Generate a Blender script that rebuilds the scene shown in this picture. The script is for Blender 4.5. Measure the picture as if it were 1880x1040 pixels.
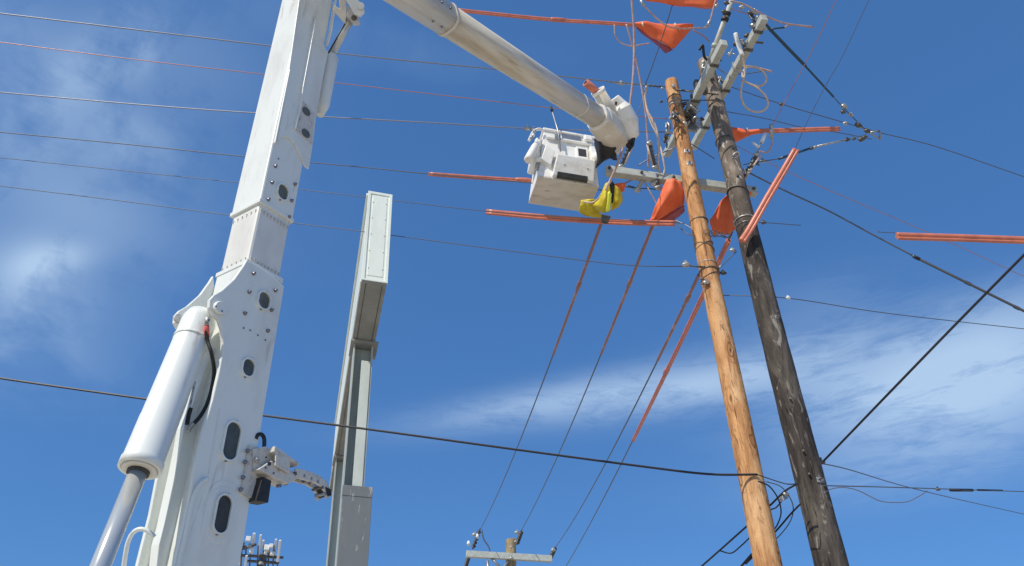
import bpy, math, random
from mathutils import Vector as V3
random.seed(7)
sc = bpy.context.scene
for o in list(bpy.data.objects): bpy.data.objects.remove(o)
col = sc.collection
rad = math.radians

# ---------------------------------------------------------------- camera
F_PX, PITCH = 1358.0, rad(36.7)
CAM = V3((0, 0, 1.6))
cd = bpy.data.cameras.new('camera'); cam = bpy.data.objects.new('camera', cd); col.objects.link(cam)
cd.sensor_width = 36; cd.lens = 36*F_PX/1880; cd.clip_end = 5000; cd.clip_start = .05
cam.location = CAM; cam.rotation_euler = (math.pi/2+PITCH, 0, 0)
sc.camera = cam
# ---------------------------------------------------------------- sun and sky
SUN_AZ, SUN_EL = rad(219), rad(45)          # azimuth clockwise from +Y: behind and left of the viewer
SUN = V3((math.sin(SUN_AZ)*math.cos(SUN_EL), math.cos(SUN_AZ)*math.cos(SUN_EL), math.sin(SUN_EL)))
sd = bpy.data.lights.new('sun', 'SUN'); sd.energy = 4.3; sd.angle = rad(.5); sd.color = (1, .91, .76)
so = bpy.data.objects.new('sun', sd); col.objects.link(so)
so.rotation_euler = SUN.to_track_quat('Z', 'Y').to_euler(); so.location = (-20, -25, 40)
sc.view_settings.view_transform = 'Standard'; sc.view_settings.look = 'None'
sc.view_settings.exposure = 0.0; sc.view_settings.gamma = 1.0

FW = V3((0, math.cos(PITCH), math.sin(PITCH))); UP = V3((0, -math.sin(PITCH), math.cos(PITCH))); RT = V3((1, 0, 0))
def ray(x, y): return FW+RT*((x-940)/F_PX)+UP*((520-y)/F_PX)
def PD(x, y, d): return CAM+ray(x, y)*d                       # a measured sight line at a distance
def PZ(x, y, z): r = ray(x, y); return CAM+r*((z-1.6)/r.z)    # ... at a height
def PY(x, y, Y): r = ray(x, y); return CAM+r*(Y/r.y)          # ... at a ground distance
def PN(x, y, p, n): r = ray(x, y); return CAM+r*((p-CAM).dot(n)/r.dot(n))
def px(P):
    d = P-CAM; z = d.dot(FW); return (940+F_PX*d.dot(RT)/z, 520-F_PX*d.dot(UP)/z)

world = bpy.data.worlds.new('World'); sc.world = world; world.use_nodes = True
nt = world.node_tree; nt.nodes.clear(); N = nt.nodes.new; LK = nt.links.new
def m(op, a, b=None, c=None, clamp=False):
    n = N('ShaderNodeMath'); n.operation = op; n.use_clamp = clamp
    for i, v in enumerate((a, b, c)):
        if v is None: continue
        if isinstance(v, (int, float)): n.inputs[i].default_value = v
        else: LK(v, n.inputs[i])
    return n.outputs[0]
out = N('ShaderNodeOutputWorld'); bg = N('ShaderNodeBackground'); bg.inputs[1].default_value = .14
sky = N('ShaderNodeTexSky'); sky.sky_type = 'NISHITA'; sky.sun_disc = False
sky.sun_elevation = SUN_EL; sky.sun_rotation = SUN_AZ
sky.altitude = 300; sky.air_density = 1.0; sky.dust_density = .2; sky.ozone_density = 3.0
tc = N('ShaderNodeTexCoord'); sx = N('ShaderNodeSeparateXYZ'); LK(tc.outputs['Generated'], sx.inputs[0])
X, Y, Z = sx.outputs
az = m('ARCTAN2', X, Y); el = m('ARCSINE', Z)
def azel(x, y):
    r = ray(x, y).normalized(); return math.atan2(r.x, r.y), math.asin(r.z)
# cirrus: stretched, warped noise in azimuth / elevation
cmb = N('ShaderNodeCombineXYZ'); LK(az, cmb.inputs[0]); LK(el, cmb.inputs[1])
def noise(scale, sx_, sy_, rot, detail, rough, dist, off=0):
    mp = N('ShaderNodeMapping'); mp.inputs['Scale'].default_value = (sx_, sy_, 1)
    mp.inputs['Rotation'].default_value = (0, 0, rot); mp.inputs['Location'].default_value = (off, off*.7, off)
    n = N('ShaderNodeTexNoise'); LK(cmb.outputs[0], mp.inputs[0]); LK(mp.outputs[0], n.inputs['Vector'])
    n.inputs['Scale'].default_value = scale; n.inputs['Detail'].default_value = detail
    n.inputs['Roughness'].default_value = rough; n.inputs['Distortion'].default_value = dist
    return n.outputs[0]
def blob(x, y, wx, wy, k, rot=0):
    a0, e0 = azel(x, y); a1, _ = azel(x+wx, y); _, e1 = azel(x, y-wy)
    sa, se = abs(a1-a0), abs(e1-e0); c, s = math.cos(rot), math.sin(rot)
    da = m('SUBTRACT', az, a0); de = m('SUBTRACT', el, e0)
    u = m('ADD', m('MULTIPLY', da, c/sa), m('MULTIPLY', de, s/sa)); v = m('ADD', m('MULTIPLY', da, -s/se), m('MULTIPLY', de, c/se))
    q = m('ADD', m('MULTIPLY', u, u), m('MULTIPLY', v, v))
    return m('MULTIPLY', m('EXPONENT', m('MULTIPLY', q, -1)), k)
def total(bl):
    t = bl[0]
    for b in bl[1:]: t = m('ADD', t, b)
    return t
n1 = noise(3.2, 1, 3.6, rad(-8), 12, .66, .7, 3.1)
n2 = noise(10, 1, 5.0, rad(-14), 12, .72, 1.2, 7.7)
n3 = noise(6.5, 1.15, 1, rad(20), 9, .58, .35, 1.9)
right = total([blob(1780, 720, 330, 85, .95), blob(1250, 715, 270, 38, .8, rad(4)), blob(980, 742, 240, 32, .45, rad(10)),
               blob(1560, 690, 260, 90, .5), blob(1840, 600, 240, 70, .5), blob(1500, 560, 160, 60, .12), blob(1700, 850, 400, 60, .3)])
left = total([blob(150, 380, 380, 330, .14), blob(260, 90, 40, 70, .3, rad(20)), blob(250, 260, 90, 60, .28), blob(60, 490, 60, 70, .35), blob(110, 475, 75, 34, .5, rad(28)), blob(40, 520, 150, 90, .45), blob(170, 120, 60, 130, .4, rad(-25)), blob(60, 250, 280, 170, .28),
              blob(330, 90, 200, 120, .18), blob(20, 640, 170, 80, .35), blob(170, 400, 140, 60, .2), blob(620, 60, 300, 50, .12), blob(40, 80, 160, 120, .2)])
w1 = m('MULTIPLY_ADD', n1, 1.5, m('MULTIPLY', n2, 1.1)); w1 = m('MULTIPLY', m('SUBTRACT', w1, .98), 2.6, clamp=True)
w2 = m('MULTIPLY_ADD', n3, 1.9, m('MULTIPLY', n2, .4)); w2 = m('MULTIPLY', m('SUBTRACT', w2, .86), 2.4, clamp=True)
dens = m('ADD', m('MULTIPLY', right, m('MULTIPLY_ADD', w1, .66, .34)), m('MULTIPLY', left, m('MULTIPLY_ADD', w2, .62, .26)), clamp=True)
hs = N('ShaderNodeHueSaturation'); hs.inputs['Hue'].default_value = .5; hs.inputs['Saturation'].default_value = 1.0; hs.inputs['Value'].default_value = 1.0
tn = N('ShaderNodeMix'); tn.data_type = 'RGBA'; tn.blend_type = 'MULTIPLY'; tn.inputs[0].default_value = 1; tn.inputs[7].default_value = (.56, .92, 1.2, 1)
LK(sky.outputs[0], tn.inputs[6]); fl_ = N('ShaderNodeMix'); fl_.data_type = 'RGBA'; fl_.inputs[0].default_value = .56; fl_.inputs[7].default_value = (.46, 1.34, 3.4, 1)
LK(tn.outputs[2], fl_.inputs[6]); LK(fl_.outputs[2], hs.inputs['Color'])
mx = N('ShaderNodeMix'); mx.data_type = 'RGBA'; mx.clamp_factor = True
LK(m('MULTIPLY', dens, .72), mx.inputs[0]); LK(hs.outputs[0], mx.inputs[6]); mx.inputs[7].default_value = (4.1, 5.4, 6.9, 1)
LK(mx.outputs[2], bg.inputs[0]); LK(bg.outputs[0], out.inputs[0])

# ---------------------------------------------------------------- materials
def mat(name, color, rough=.5, metal=0, spec=.5):
    a = bpy.data.materials.new(name); a.use_nodes = True
    b = a.node_tree.nodes['Principled BSDF']; b.inputs['Base Color'].default_value = (*color, 1)
    b.inputs['Roughness'].default_value = rough; b.inputs['Metallic'].default_value = metal
    b.inputs['Specular IOR Level'].default_value = spec
    return a
def vary(a, c2, scale=4, stretch=(1, 1, 1), lo=.4, hi=.65, detail=8, bump=0, bscale=None, rough2=None, dist=0):
    """mix a second colour (dirt, weathering) by stretched noise; optional bump"""
    t = a.node_tree; nn = t.nodes.new; b = t.nodes['Principled BSDF']
    tc = nn('ShaderNodeTexCoord'); mp = nn('ShaderNodeMapping'); mp.inputs['Scale'].default_value = stretch
    t.links.new(tc.outputs['Object'], mp.inputs[0])
    nz = nn('ShaderNodeTexNoise'); nz.inputs['Scale'].default_value = scale; nz.inputs['Detail'].default_value = detail
    nz.inputs['Roughness'].default_value = .65; nz.inputs['Distortion'].default_value = dist
    t.links.new(mp.outputs[0], nz.inputs['Vector'])
    mr = nn('ShaderNodeMapRange'); mr.inputs[1].default_value = lo; mr.inputs[2].default_value = hi
    t.links.new(nz.outputs[0], mr.inputs[0])
    x = nn('ShaderNodeMix'); x.data_type = 'RGBA'
    src = b.inputs['Base Color']
    if src.is_linked: t.links.new(src.links[0].from_socket, x.inputs[6])
    else: x.inputs[6].default_value = src.default_value
    x.inputs[7].default_value = (*c2, 1); t.links.new(mr.outputs[0], x.inputs[0]); t.links.new(x.outputs[2], b.inputs['Base Color'])
    if bump:
        bp = nn('ShaderNodeBump'); bp.inputs['Strength'].default_value = bump; bp.inputs['Distance'].default_value = .01
        t.links.new(nz.outputs[0], bp.inputs['Height']); t.links.new(bp.outputs[0], b.inputs['Normal'])
    return a
M = {}
M['paint'] = vary(vary(mat('white_paint', (.77, .8, .76), .34), (.62, .61, .56), 2.2, (1, 1, .35), .5, .74, bump=.06), (.5, .46, .39), 8, (1.4, 1.4, .16), .6, .74)
M['cream'] = vary(vary(mat('fibreglass_gelcoat', (.72, .68, .58), .38), (.54, .47, .36), 3, (1, 1, .5), .45, .75, bump=.08), (.33, .27, .2), 14, (1, 1, 1), .66, .82)
M['insert'] = vary(mat('insulating_insert', (.75, .75, .7), .4), (.64, .63, .58), 5, (1, 1, .4), .45, .7, bump=.06)
M['bucket'] = vary(vary(mat('bucket_gelcoat', (.88, .87, .82), .4), (.6, .55, .45), 6, (1, 1, 1), .5, .8, bump=.06), (.3, .24, .18), 22, (1, 1, 1), .68, .85)
M['chrome'] = mat('polished_rod', (.6, .62, .6), .18, .4)
M['dark'] = vary(mat('dark_seal_and_hole_shade', (.03, .032, .032), .5), (.055, .055, .05), 9)  # seal colour; also painted shade inside holes and openings
M['tint'] = vary(mat('grey_hole_shade', (.15, .155, .125), .45), (.09, .1, .085), 12)  # hole discs: interior shade put into the colour, darker for the lower holes
M['mid'] = vary(mat('dim_hole_shade', (.085, .1, .095), .45), (.05, .06, .055), 12)
M['black'] = vary(mat('black_rubber', (.012, .012, .013), .55), (.03, .03, .03), 20)
M['steel'] = vary(mat('galvanised_steel', (.42, .43, .42), .42, .75), (.3, .3, .29), 22, (1, 1, 1), .4, .7, bump=.1)
M['zinc'] = vary(mat('bright_zinc', (.58, .59, .57), .4, .5), (.22, .21, .2), 40, (1, 1, 1), .45, .6)
M['iron'] = vary(mat('dark_iron', (.09, .09, .09), .5, .5), (.18, .16, .13), 25)
M['bolt'] = mat('bolt_steel', (.25, .23, .26), .3, .8)
M['bracket'] = vary(mat('painted_bracket', (.62, .6, .55), .45), (.33, .3, .25), 26, (1, 1, 1), .5, .75, bump=.1)
M['arm'] = vary(mat('grey_fibreglass_arm', (.5, .53, .48), .5), (.34, .36, .32), 8, (1, 1, 1), .4, .7, bump=.08)
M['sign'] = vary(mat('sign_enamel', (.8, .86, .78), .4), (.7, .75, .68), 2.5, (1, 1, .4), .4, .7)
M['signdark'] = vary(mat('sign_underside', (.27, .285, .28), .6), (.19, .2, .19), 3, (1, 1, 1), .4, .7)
M['post'] = vary(mat('sign_post_paint', (.44, .48, .44), .45), (.3, .33, .31), 4, (1, 1, .3), .45, .75)
M['postpale'] = vary(mat('pale_post_tone', (.58, .63, .57), .45), (.44, .48, .44), 4, (1, 1, .3), .45, .75)
M['clad'] = vary(vary(mat('weathered_zinc_cladding', (.17, .185, .19), .5, .1), (.2, .21, .21), 3, (1, 1, .3), .45, .7, bump=.1), (.55, .56, .54), 5, (2.6, 2.6, .5), .58, .66)
M['hose'] = vary(mat('orange_line_hose', (.66, .21, .125), .33), (.46, .15, .1), 6, (1, 1, 1), .4, .7, bump=.05)
M['hose2'] = vary(mat('brown_line_hose', (.3, .135, .1), .33), (.5, .3, .22), 3, (1, 1, 1), .5, .75, bump=.05)
M['blanket'] = vary(mat('orange_rubber_blanket', (.9, .18, .055), .6), (.72, .11, .035), 4, (1, 1, 1), .4, .75, bump=.15)
M['blanketshade'] = vary(mat('blanket_fold_shade', (.4, .05, .03), .6), (.25, .03, .02), 5)  # same rubber as the blanket, with the shade under its folds painted in
M['yellow'] = vary(mat('yellow_rubber', (.68, .55, .02), .6), (.38, .28, .025), 9, (1, 1, 1), .45, .8, bump=.2)
M['lemon'] = mat('lemon_trim', (.85, .9, .08), .45)
M['alu'] = mat('aluminium_wire', (.24, .25, .29), .45, .5)
M['wire'] = mat('weathered_wire', (.12, .13, .15), .5, .4)
M['copper'] = mat('copper_wire', (.42, .22, .2), .4, .3)
M['cable'] = mat('black_cable', (.015, .016, .02), .45)
M['jumper'] = vary(mat('cream_jumper_cable', (.66, .56, .45), .5), (.5, .36, .28), 30)
M['pinkj'] = vary(mat('pinkish_jumper_cable', (.42, .25, .22), .45), (.55, .42, .38), 12)
M['rod'] = mat('blue_strain_rod', (.02, .06, .09), .35)
M['poly'] = mat('grey_polymer', (.1, .11, .12), .5)
M['porcelain'] = mat('white_porcelain', (.8, .81, .8), .15)
M['red'] = mat('red_band', (.65, .12, .1), .4)
M['antenna'] = mat('antenna_radome', (.75, .76, .74), .5)

def wood(name, base, dark, light, grey, knots=True, bump=.5):
    a = bpy.data.materials.new(name); a.use_nodes = True; t = a.node_tree; nn = t.nodes.new; L = t.links.new
    b = t.nodes['Principled BSDF']; b.inputs['Roughness'].default_value = .75; b.inputs['Specular IOR Level'].default_value = .25
    tc = nn('ShaderNodeTexCoord')
    def nz(scale, st, detail=8, rough=.6, dist=0.0, off=0):
        mp = nn('ShaderNodeMapping'); mp.inputs['Scale'].default_value = st; mp.inputs['Location'].default_value = (off, off, off)
        L(tc.outputs['Object'], mp.inputs[0]); n = nn('ShaderNodeTexNoise'); L(mp.outputs[0], n.inputs['Vector'])
        n.inputs['Scale'].default_value = scale; n.inputs['Detail'].default_value = detail; n.inputs['Roughness'].default_value = rough; n.inputs['Distortion'].default_value = dist
        return n.outputs[0]
    def rng(v, lo, hi):
        r = nn('ShaderNodeMapRange'); r.inputs[1].default_value = lo; r.inputs[2].default_value = hi; L(v, r.inputs[0]); return r.outputs[0]
    def mix(f, c1, c2):
        x = nn('ShaderNodeMix'); x.data_type = 'RGBA'; L(f, x.inputs[0])
        for i, c in ((6, c1), (7, c2)):
            if isinstance(c, tuple): x.inputs[i].default_value = (*c, 1)
            else: L(c, x.inputs[i])
        return x.outputs[2]
    grain = nz(15, (1, 1, .11), 10, .75, .6); broad = nz(3.4, (1, 1, .3), 6, .6, 1.2, 4); fleck = nz(9, (1, 1, .3), 6, .65, 1.6, 9)
    c = mix(rng(grain, .4, .6), dark, base)
    c = mix(rng(broad, .5, .72), c, light)
    c = mix(rng(fleck, .57, .66), c, grey)
    c = mix(rng(nz(30, (1, 1, .12), 4, .6, 0, 2), .62, .7), c, tuple(v*.45 for v in dark))
    c = mix(rng(nz(26, (1, 1, .035), 6, .7, .4, 13), .6, .66), c, tuple(v*.4 for v in dark))
    c = mix(rng(nz(1.6, (1, 1, .6), 5, .6, .6, 21), .55, .76), c, tuple(.55*a_+.45*b_ for a_, b_ in zip(base, dark)))
    h = grain
    if knots:
        mp = nn('ShaderNodeMapping'); mp.inputs['Scale'].default_value = (5.5, 5.5, 1.9); L(tc.outputs['Object'], mp.inputs[0])
        wv = nn('ShaderNodeTexNoise'); wv.inputs['Scale'].default_value = 2.0; L(mp.outputs[0], wv.inputs['Vector'])
        ad = nn('ShaderNodeMix'); ad.data_type = 'VECTOR'; ad.inputs[0].default_value = .22; L(mp.outputs[0], ad.inputs[4]); L(wv.outputs['Color'], ad.inputs[5])
        vo = nn('ShaderNodeTexVoronoi'); vo.inputs['Scale'].default_value = 1.0; L(ad.outputs[1], vo.inputs['Vector'])
        ring = nn('ShaderNodeMath'); ring.operation = 'MULTIPLY'; ring.inputs[1].default_value = 46; L(vo.outputs['Distance'], ring.inputs[0])
        sn = nn('ShaderNodeMath'); sn.operation = 'SINE'; L(ring.outputs[0], sn.inputs[0])
        near = rng(vo.outputs['Distance'], .36, .2)
        mu = nn('ShaderNodeMath'); mu.operation = 'MULTIPLY'; L(rng(sn.outputs[0], .1, .9), mu.inputs[0]); L(near, mu.inputs[1])
        c = mix(mu.outputs[0], c, tuple(v*.75 for v in dark))
        core = rng(vo.outputs['Distance'], .07, .03); c = mix(core, c, tuple(v*.35 for v in dark))
    L(c, b.inputs['Base Color'])
    bp = nn('ShaderNodeBump'); bp.inputs['Strength'].default_value = bump; bp.inputs['Distance'].default_value = .012; L(h, bp.inputs['Height']); L(bp.outputs[0], b.inputs['Normal'])
    return a
M['newwood'] = wood('new_yellow_pine', (.64, .35, .15), (.32, .14, .055), (.76, .49, .26), (.26, .125, .06), bump=.8)
M['oldwood'] = wood('old_creosoted_wood', (.07, .057, .047), (.022, .019, .017), (.15, .13, .11), (.26, .24, .21), knots=False, bump=1)
M['oldtop'] = wood('weathered_grey_wood', (.3, .24, .2), (.15, .12, .1), (.42, .36, .31), (.36, .3, .26), knots=True, bump=1)
M['farwood'] = wood('far_pole_wood', (.36, .28, .15), (.22, .16, .08), (.46, .38, .24), (.3, .24, .14))

# ---------------------------------------------------------------- mesh helpers
class MB:
    def __init__(s): s.v = []; s.f = []; s.sm = []
    def add(s, vs, fs, smooth=False):
        k = len(s.v); s.v += [V3(p) for p in vs]; s.f += [tuple(i+k for i in f) for f in fs]; s.sm += [smooth]*len(fs); return s
    def box(s, c, ax, ay, az, a, b, d):
        ax, ay, az = (V3(t).normalized() for t in (ax, ay, az)); c = V3(c)
        vs = [c+ax*(a/2*i)+ay*(b/2*j)+az*(d/2*k) for k in (-1, 1) for i, j in ((-1, -1), (1, -1), (1, 1), (-1, 1))]
        return s.hexa(vs)
    def hexa(s, vs): return s.add(vs, [(3, 2, 1, 0), (4, 5, 6, 7), (0, 1, 5, 4), (1, 2, 6, 5), (2, 3, 7, 6), (3, 0, 4, 7)])
    def prism(s, poly, vec):
        n = len(poly); vs = [V3(p) for p in poly]+[V3(p)+vec for p in poly]
        return s.add(vs, [tuple(range(n))[::-1], tuple(range(n, 2*n))]+[(i, (i+1) % n, n+(i+1) % n, n+i) for i in range(n)])
    def tube(s, pts, r, n=12, cap=True, flat=1.0, ref=None):
        pts = [V3(p) for p in pts]; k = len(pts); rs = r if isinstance(r, (list, tuple)) else [r]*k
        d0 = (pts[1]-pts[0]).normalized(); u = V3(ref) if ref else (V3((0, 0, 1)) if abs(d0.z) < .9 else V3((1, 0, 0)))
        u = (u-d0*u.dot(d0)).normalized(); vs = []
        for i, p in enumerate(pts):
            d = (pts[min(i+1, k-1)]-pts[max(i-1, 0)]).normalized(); u = (u-d*u.dot(d)).normalized(); w = d.cross(u)
            for j in range(n):
                t = 2*math.pi*j/n; vs.append(p+u*(math.cos(t)*rs[i])+w*(math.sin(t)*rs[i]*flat))
        s.add(vs, [(i*n+j, i*n+(j+1) % n, (i+1)*n+(j+1) % n, (i+1)*n+j) for i in range(k-1) for j in range(n)], True)
        if cap:
            b = len(s.v)-k*n; s.f += [tuple(b+j for j in range(n))[::-1], tuple(b+(k-1)*n+j for j in range(n))]; s.sm += [False, False]
        return s
    def disc(s, c, ax, r, h, n=16): c = V3(c); ax = V3(ax).normalized(); return s.tube([c-ax*h/2, c+ax*h/2], r, n)
    def ball(s, c, r, n=10, sc_=(1, 1, 1)):
        c = V3(c); vs = [c+V3((0, 0, r*sc_[2]))]; k = n//2
        for i in range(1, k):
            t = math.pi*i/k
            for j in range(n):
                q = 2*math.pi*j/n; vs.append(c+V3((math.sin(t)*math.cos(q)*r*sc_[0], math.sin(t)*math.sin(q)*r*sc_[1], math.cos(t)*r*sc_[2])))
        vs.append(c-V3((0, 0, r*sc_[2]))); e = len(vs)-1; fs = [(0, 1+j, 1+(j+1) % n) for j in range(n)]
        for i in range(k-2): fs += [(1+i*n+j, 1+(i+1)*n+j, 1+(i+1)*n+(j+1) % n, 1+i*n+(j+1) % n) for j in range(n)]
        b = 1+(k-2)*n; fs += [(b+j, e, b+(j+1) % n) for j in range(n)]
        return s.add(vs, fs, True)
    def build(s, name, mt, parent=None, loc=None, bevel=0, solid=0, sub=0):
        me = bpy.data.meshes.new(name)
        base = V3(loc) if loc is not None else (worldloc(parent) if parent else V3((0, 0, 0)))
        me.from_pydata([tuple(p-base) for p in s.v], [], s.f); me.polygons.foreach_set('use_smooth', s.sm); me.update()
        me.materials.append(M[mt] if isinstance(mt, str) else mt)
        o = bpy.data.objects.new(name, me); col.objects.link(o)
        if parent: o.parent = parent; o.location = base-worldloc(parent)
        else: o.location = base
        o['w'] = [base.x, base.y, base.z]
        if bevel: q = o.modifiers.new('bevel', 'BEVEL'); q.width = bevel; q.segments = 2; q.limit_method = 'ANGLE'; q.angle_limit = rad(40)
        if sub: q = o.modifiers.new('sub', 'SUBSURF'); q.levels = sub; q.render_levels = sub; q.boundary_smooth = 'PRESERVE_CORNERS'
        if solid: q = o.modifiers.new('thick', 'SOLIDIFY'); q.thickness = solid; q.offset = 0
        return o
def worldloc(o): return V3(o['w'])
def tag(o, label, cat, group=None, kind=None):
    o['label'] = label; o['category'] = cat
    if group: o['group'] = group
    if kind: o['kind'] = kind
    return o
def thing(name, label, cat, loc, group=None):
    o = bpy.data.objects.new(name, None); col.objects.link(o); o.location = loc; o['w'] = list(V3(loc)); o.empty_display_size = .2
    return tag(o, label, cat, group)
def cp(src, parent, off):
    o = src.copy(); col.objects.link(o); o.parent = parent; o.location = src.location+V3(off); return o
def spline(pts, n=8):
    pts = [V3(p) for p in pts]
    if len(pts) < 3: return [pts[0].lerp(pts[1], i/n) for i in range(n+1)]
    P = [pts[0]*2-pts[1]]+pts+[pts[-1]*2-pts[-2]]; o = []
    for i in range(1, len(P)-2):
        a, b, c, d = P[i-1:i+3]
        for k in range(n):
            t = k/n; o.append(((b*2)+(c-a)*t+(a*2-b*5+c*4-d)*t*t+(b*3-a-c*3+d)*t**3)*.5)
    return o+[pts[-1]]

# ---------------------------------------------------------------- ground
g = MB().add([(-900, -900, 0), (900, -900, 0), (900, 900, 0), (-900, 900, 0)], [(0, 1, 2, 3)])
gm = vary(vary(mat('concrete_yard', (.5, .43, .33), .9), (.4, .34, .26), .4), (.2, .19, .17), 3, (1, 1, 1), .6, .75)
go = g.build('ground', gm); go['kind'] = 'structure'

# street grid directions
UD = V3((-math.sin(rad(11)), math.cos(rad(11)), 0)); VD = V3((math.cos(rad(11)), math.sin(rad(11)), 0)); ZD = V3((0, 0, 1))

# ================================================================ AERIAL LIFT
T0, B0 = PD(556, 0, 6.6), PD(334, 1040, 4.1)
BA = (T0-B0).normalized()
_e1 = BA.cross(V3((0, 1, 0))).normalized(); _e1 = _e1 if _e1.x > 0 else -_e1
_e2 = _e1.cross(BA); _e2 = _e2 if _e2.y > 0 else -_e2
_a = rad(56); BR = _e1*math.cos(_a)+_e2*math.sin(_a); BL = -_e1*math.sin(_a)+_e2*math.cos(_a)
def bp(r, l, a): return B0+BR*r+BL*l+BA*a
def rf(x, y, out=0.0):                       # point on the boom's right side face
    return PN(x, y, B0-BL*out, BL)
def rfc(x, y, out=0.0): p = rf(x, y, out)-B0; return p.dot(BR), p.dot(BA)
def ridge_a(y):
    lo, hi = -2., 8.
    for _ in range(50):
        mid = (lo+hi)/2
        if px(bp(0, 0, mid))[1] > y: lo = mid
        else: hi = mid
    return lo
LIFTLOC = V3((B0.x+.1, B0.y+.2, 0))
lift = thing('aerial_lift', 'white truck-mounted boom lift with bucket raised to the pole tops', 'boom lift', LIFTLOC)
W_R, W_L = .312, .33
a_col, a_low = ridge_a(371), ridge_a(476)
def boombox(r0, r1, l0, l1, a0, a1): return MB().hexa([bp(r, l, a) for a in (a0, a1) for r, l in ((r0, l0), (r1, l0), (r1, l1), (r0, l1))])
boombox(0, W_R, 0, W_L, a_col, ridge_a(-260)).build('lower_boom', 'paint', lift, bevel=.012)
boombox(.012, W_R-.012, .012, W_L-.012, a_low-.03, a_col+.03).build('boom_insert', 'insert', lift, bevel=.02)
boombox(0, W_R, 0, W_L, -1.6, a_low).build('boom_base_section', 'paint', lift, bevel=.012)
# collar lips
c_ = boombox(-.006, W_R+.006, -.006, W_L+.006, a_col, a_col+.035); c_.build('collar', 'paint', lift, bevel=.004)
c_ = boombox(-.006, W_R+.006, -.006, W_L+.006, a_low-.035, a_low); c_.build('collar', 'paint', lift, bevel=.004)
# rivets along the insert
rv0 = {}
for aa in (a_col-.05, a_low+.03):
    for i in range(9):
        q = bp(.03+i*(W_R-.06)/8, .012, aa)
        if 'r' not in rv0:
            rv = MB().tube([q, q-BL*.012], .006, 6); rv.box(q-BL*.004-BA*.012, BR, BL, BA, .004, .006, .03); rv0['r'] = (rv.build('rivet', 'bracket', lift), q)
        else: cp(rv0['r'][0], lift, q-rv0['r'][1])
    for i in range(6):
        q = bp(.012, .04+i*(W_L-.08)/5, aa)
        if 'l' not in rv0:
            rv = MB().tube([q, q-BR*.008], .005, 6); rv.box(q-BR*.003-BA*.01, BR, BL, BA, .006, .003, .025); rv0['l'] = (rv.build('rivet', 'bracket', lift), q)
        else: cp(rv0['l'][0], lift, q-rv0['l'][1])
# traced side plates (all on the right side face, extruded along its normal)
def rplate(poly, th, name, mt, out=0.0, bevel=.004, back=None, shift=0):
    pts = [rf(x, y)-BL*out+BL*shift for x, y in poly]
    return MB().prism(pts, -BL*th).build(name, mt, lift, bevel=bevel)
rplate([(556, -60), (568, -12), (578, 8), (583, 30), (585, 60), (590, 80), (597, 92), (601, 96), (592, 140), (584, 185), (579, 212), (573, 262), (565, 312), (557, 306),
        (547, 283), (540, 267), (530, 256), (519, 252), (511, 257), (506, 264), (520, 190)], .014, 'side_plate', 'paint')
side = [(448, 480), (441, 492), (425, 515), (402, 536), (388, 544), (380, 553), (379, 567), (386, 580), (396, 590), (401, 605), (404, 630), (403, 652),
        (397, 684), (385, 735), (368, 790), (352, 860), (340, 930), (326, 990), (310, 1062), (270, 1220), (380, 1250), (428, 1062), (441, 1000), (475, 780), (505, 600), (517, 528), (495, 509), (470, 492)]
rplate(side, .03, 'side_plate', 'paint', bevel=.006)
# its twin on the other side of the boom
twin = [(x, y) for x, y in side if x < 405 or y > 1100]+[(405, 600), (440, 520)]
twin = [(448, 480)]+side[1:16]+[(340, 930), (326, 990), (310, 1062), (270, 1220), (330, 1240), (360, 1062), (390, 860), (430, 650), (455, 540)]
rplate(twin, .03, 'side_plate', 'paint', shift=W_L+.032, bevel=.006)
mp_ = [PN(x, y, B0+BL*.15, BL) for x, y in [(392, 640), (372, 690), (350, 755), (338, 785), (327, 845), (314, 905), (302, 960), (292, 1000), (285, 1060), (360, 1060), (372, 1000), (400, 860), (420, 755), (440, 640)]]
MB().prism(mp_, BL*.075).build('middle_web', 'paint', lift, bevel=.004)
boombox(-.16, 0, .0, W_L, -.9, ridge_a(1046)).build('base_casting', 'paint', lift, bevel=.05)
# ribs
def rrib(p, w=.012, h=.028, name='rib', mt='paint', out=0.0):
    pts = [rf(x, y)-BL*(out+h/2) for x, y in p]
    b = MB()
    for i in range(len(pts)-1):
        d = (pts[i+1]-pts[i]); b.box((pts[i]+pts[i+1])/2, d, BL, d.cross(BL), d.length, h, w)
    b.build(name, mt, lift, bevel=.003)
rrib([(575, 36), (566, 85), (551, 165), (547, 200), (541, 222), (537, 240)], .012, .03, out=.012)
rrib([(530, 130), (503, 264)], .012, .02, out=.0)
rrib([(612, 6), (604, 60), (597, 86)], .016, .035, out=.0)
rrib([(618, -20), (612, 30)], .02, .01)
rrib([(397, 752), (376, 874)], .004, .006, out=.03)
# curved bar low on the side plate
MB().tube(spline([rf(x, y, .045) for x, y in [(381, 878), (368, 888), (358, 905), (350, 935), (342, 975), (334, 1010), (322, 1060)]]), .012, 8).build('edge_bar', 'paint', lift)
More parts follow.
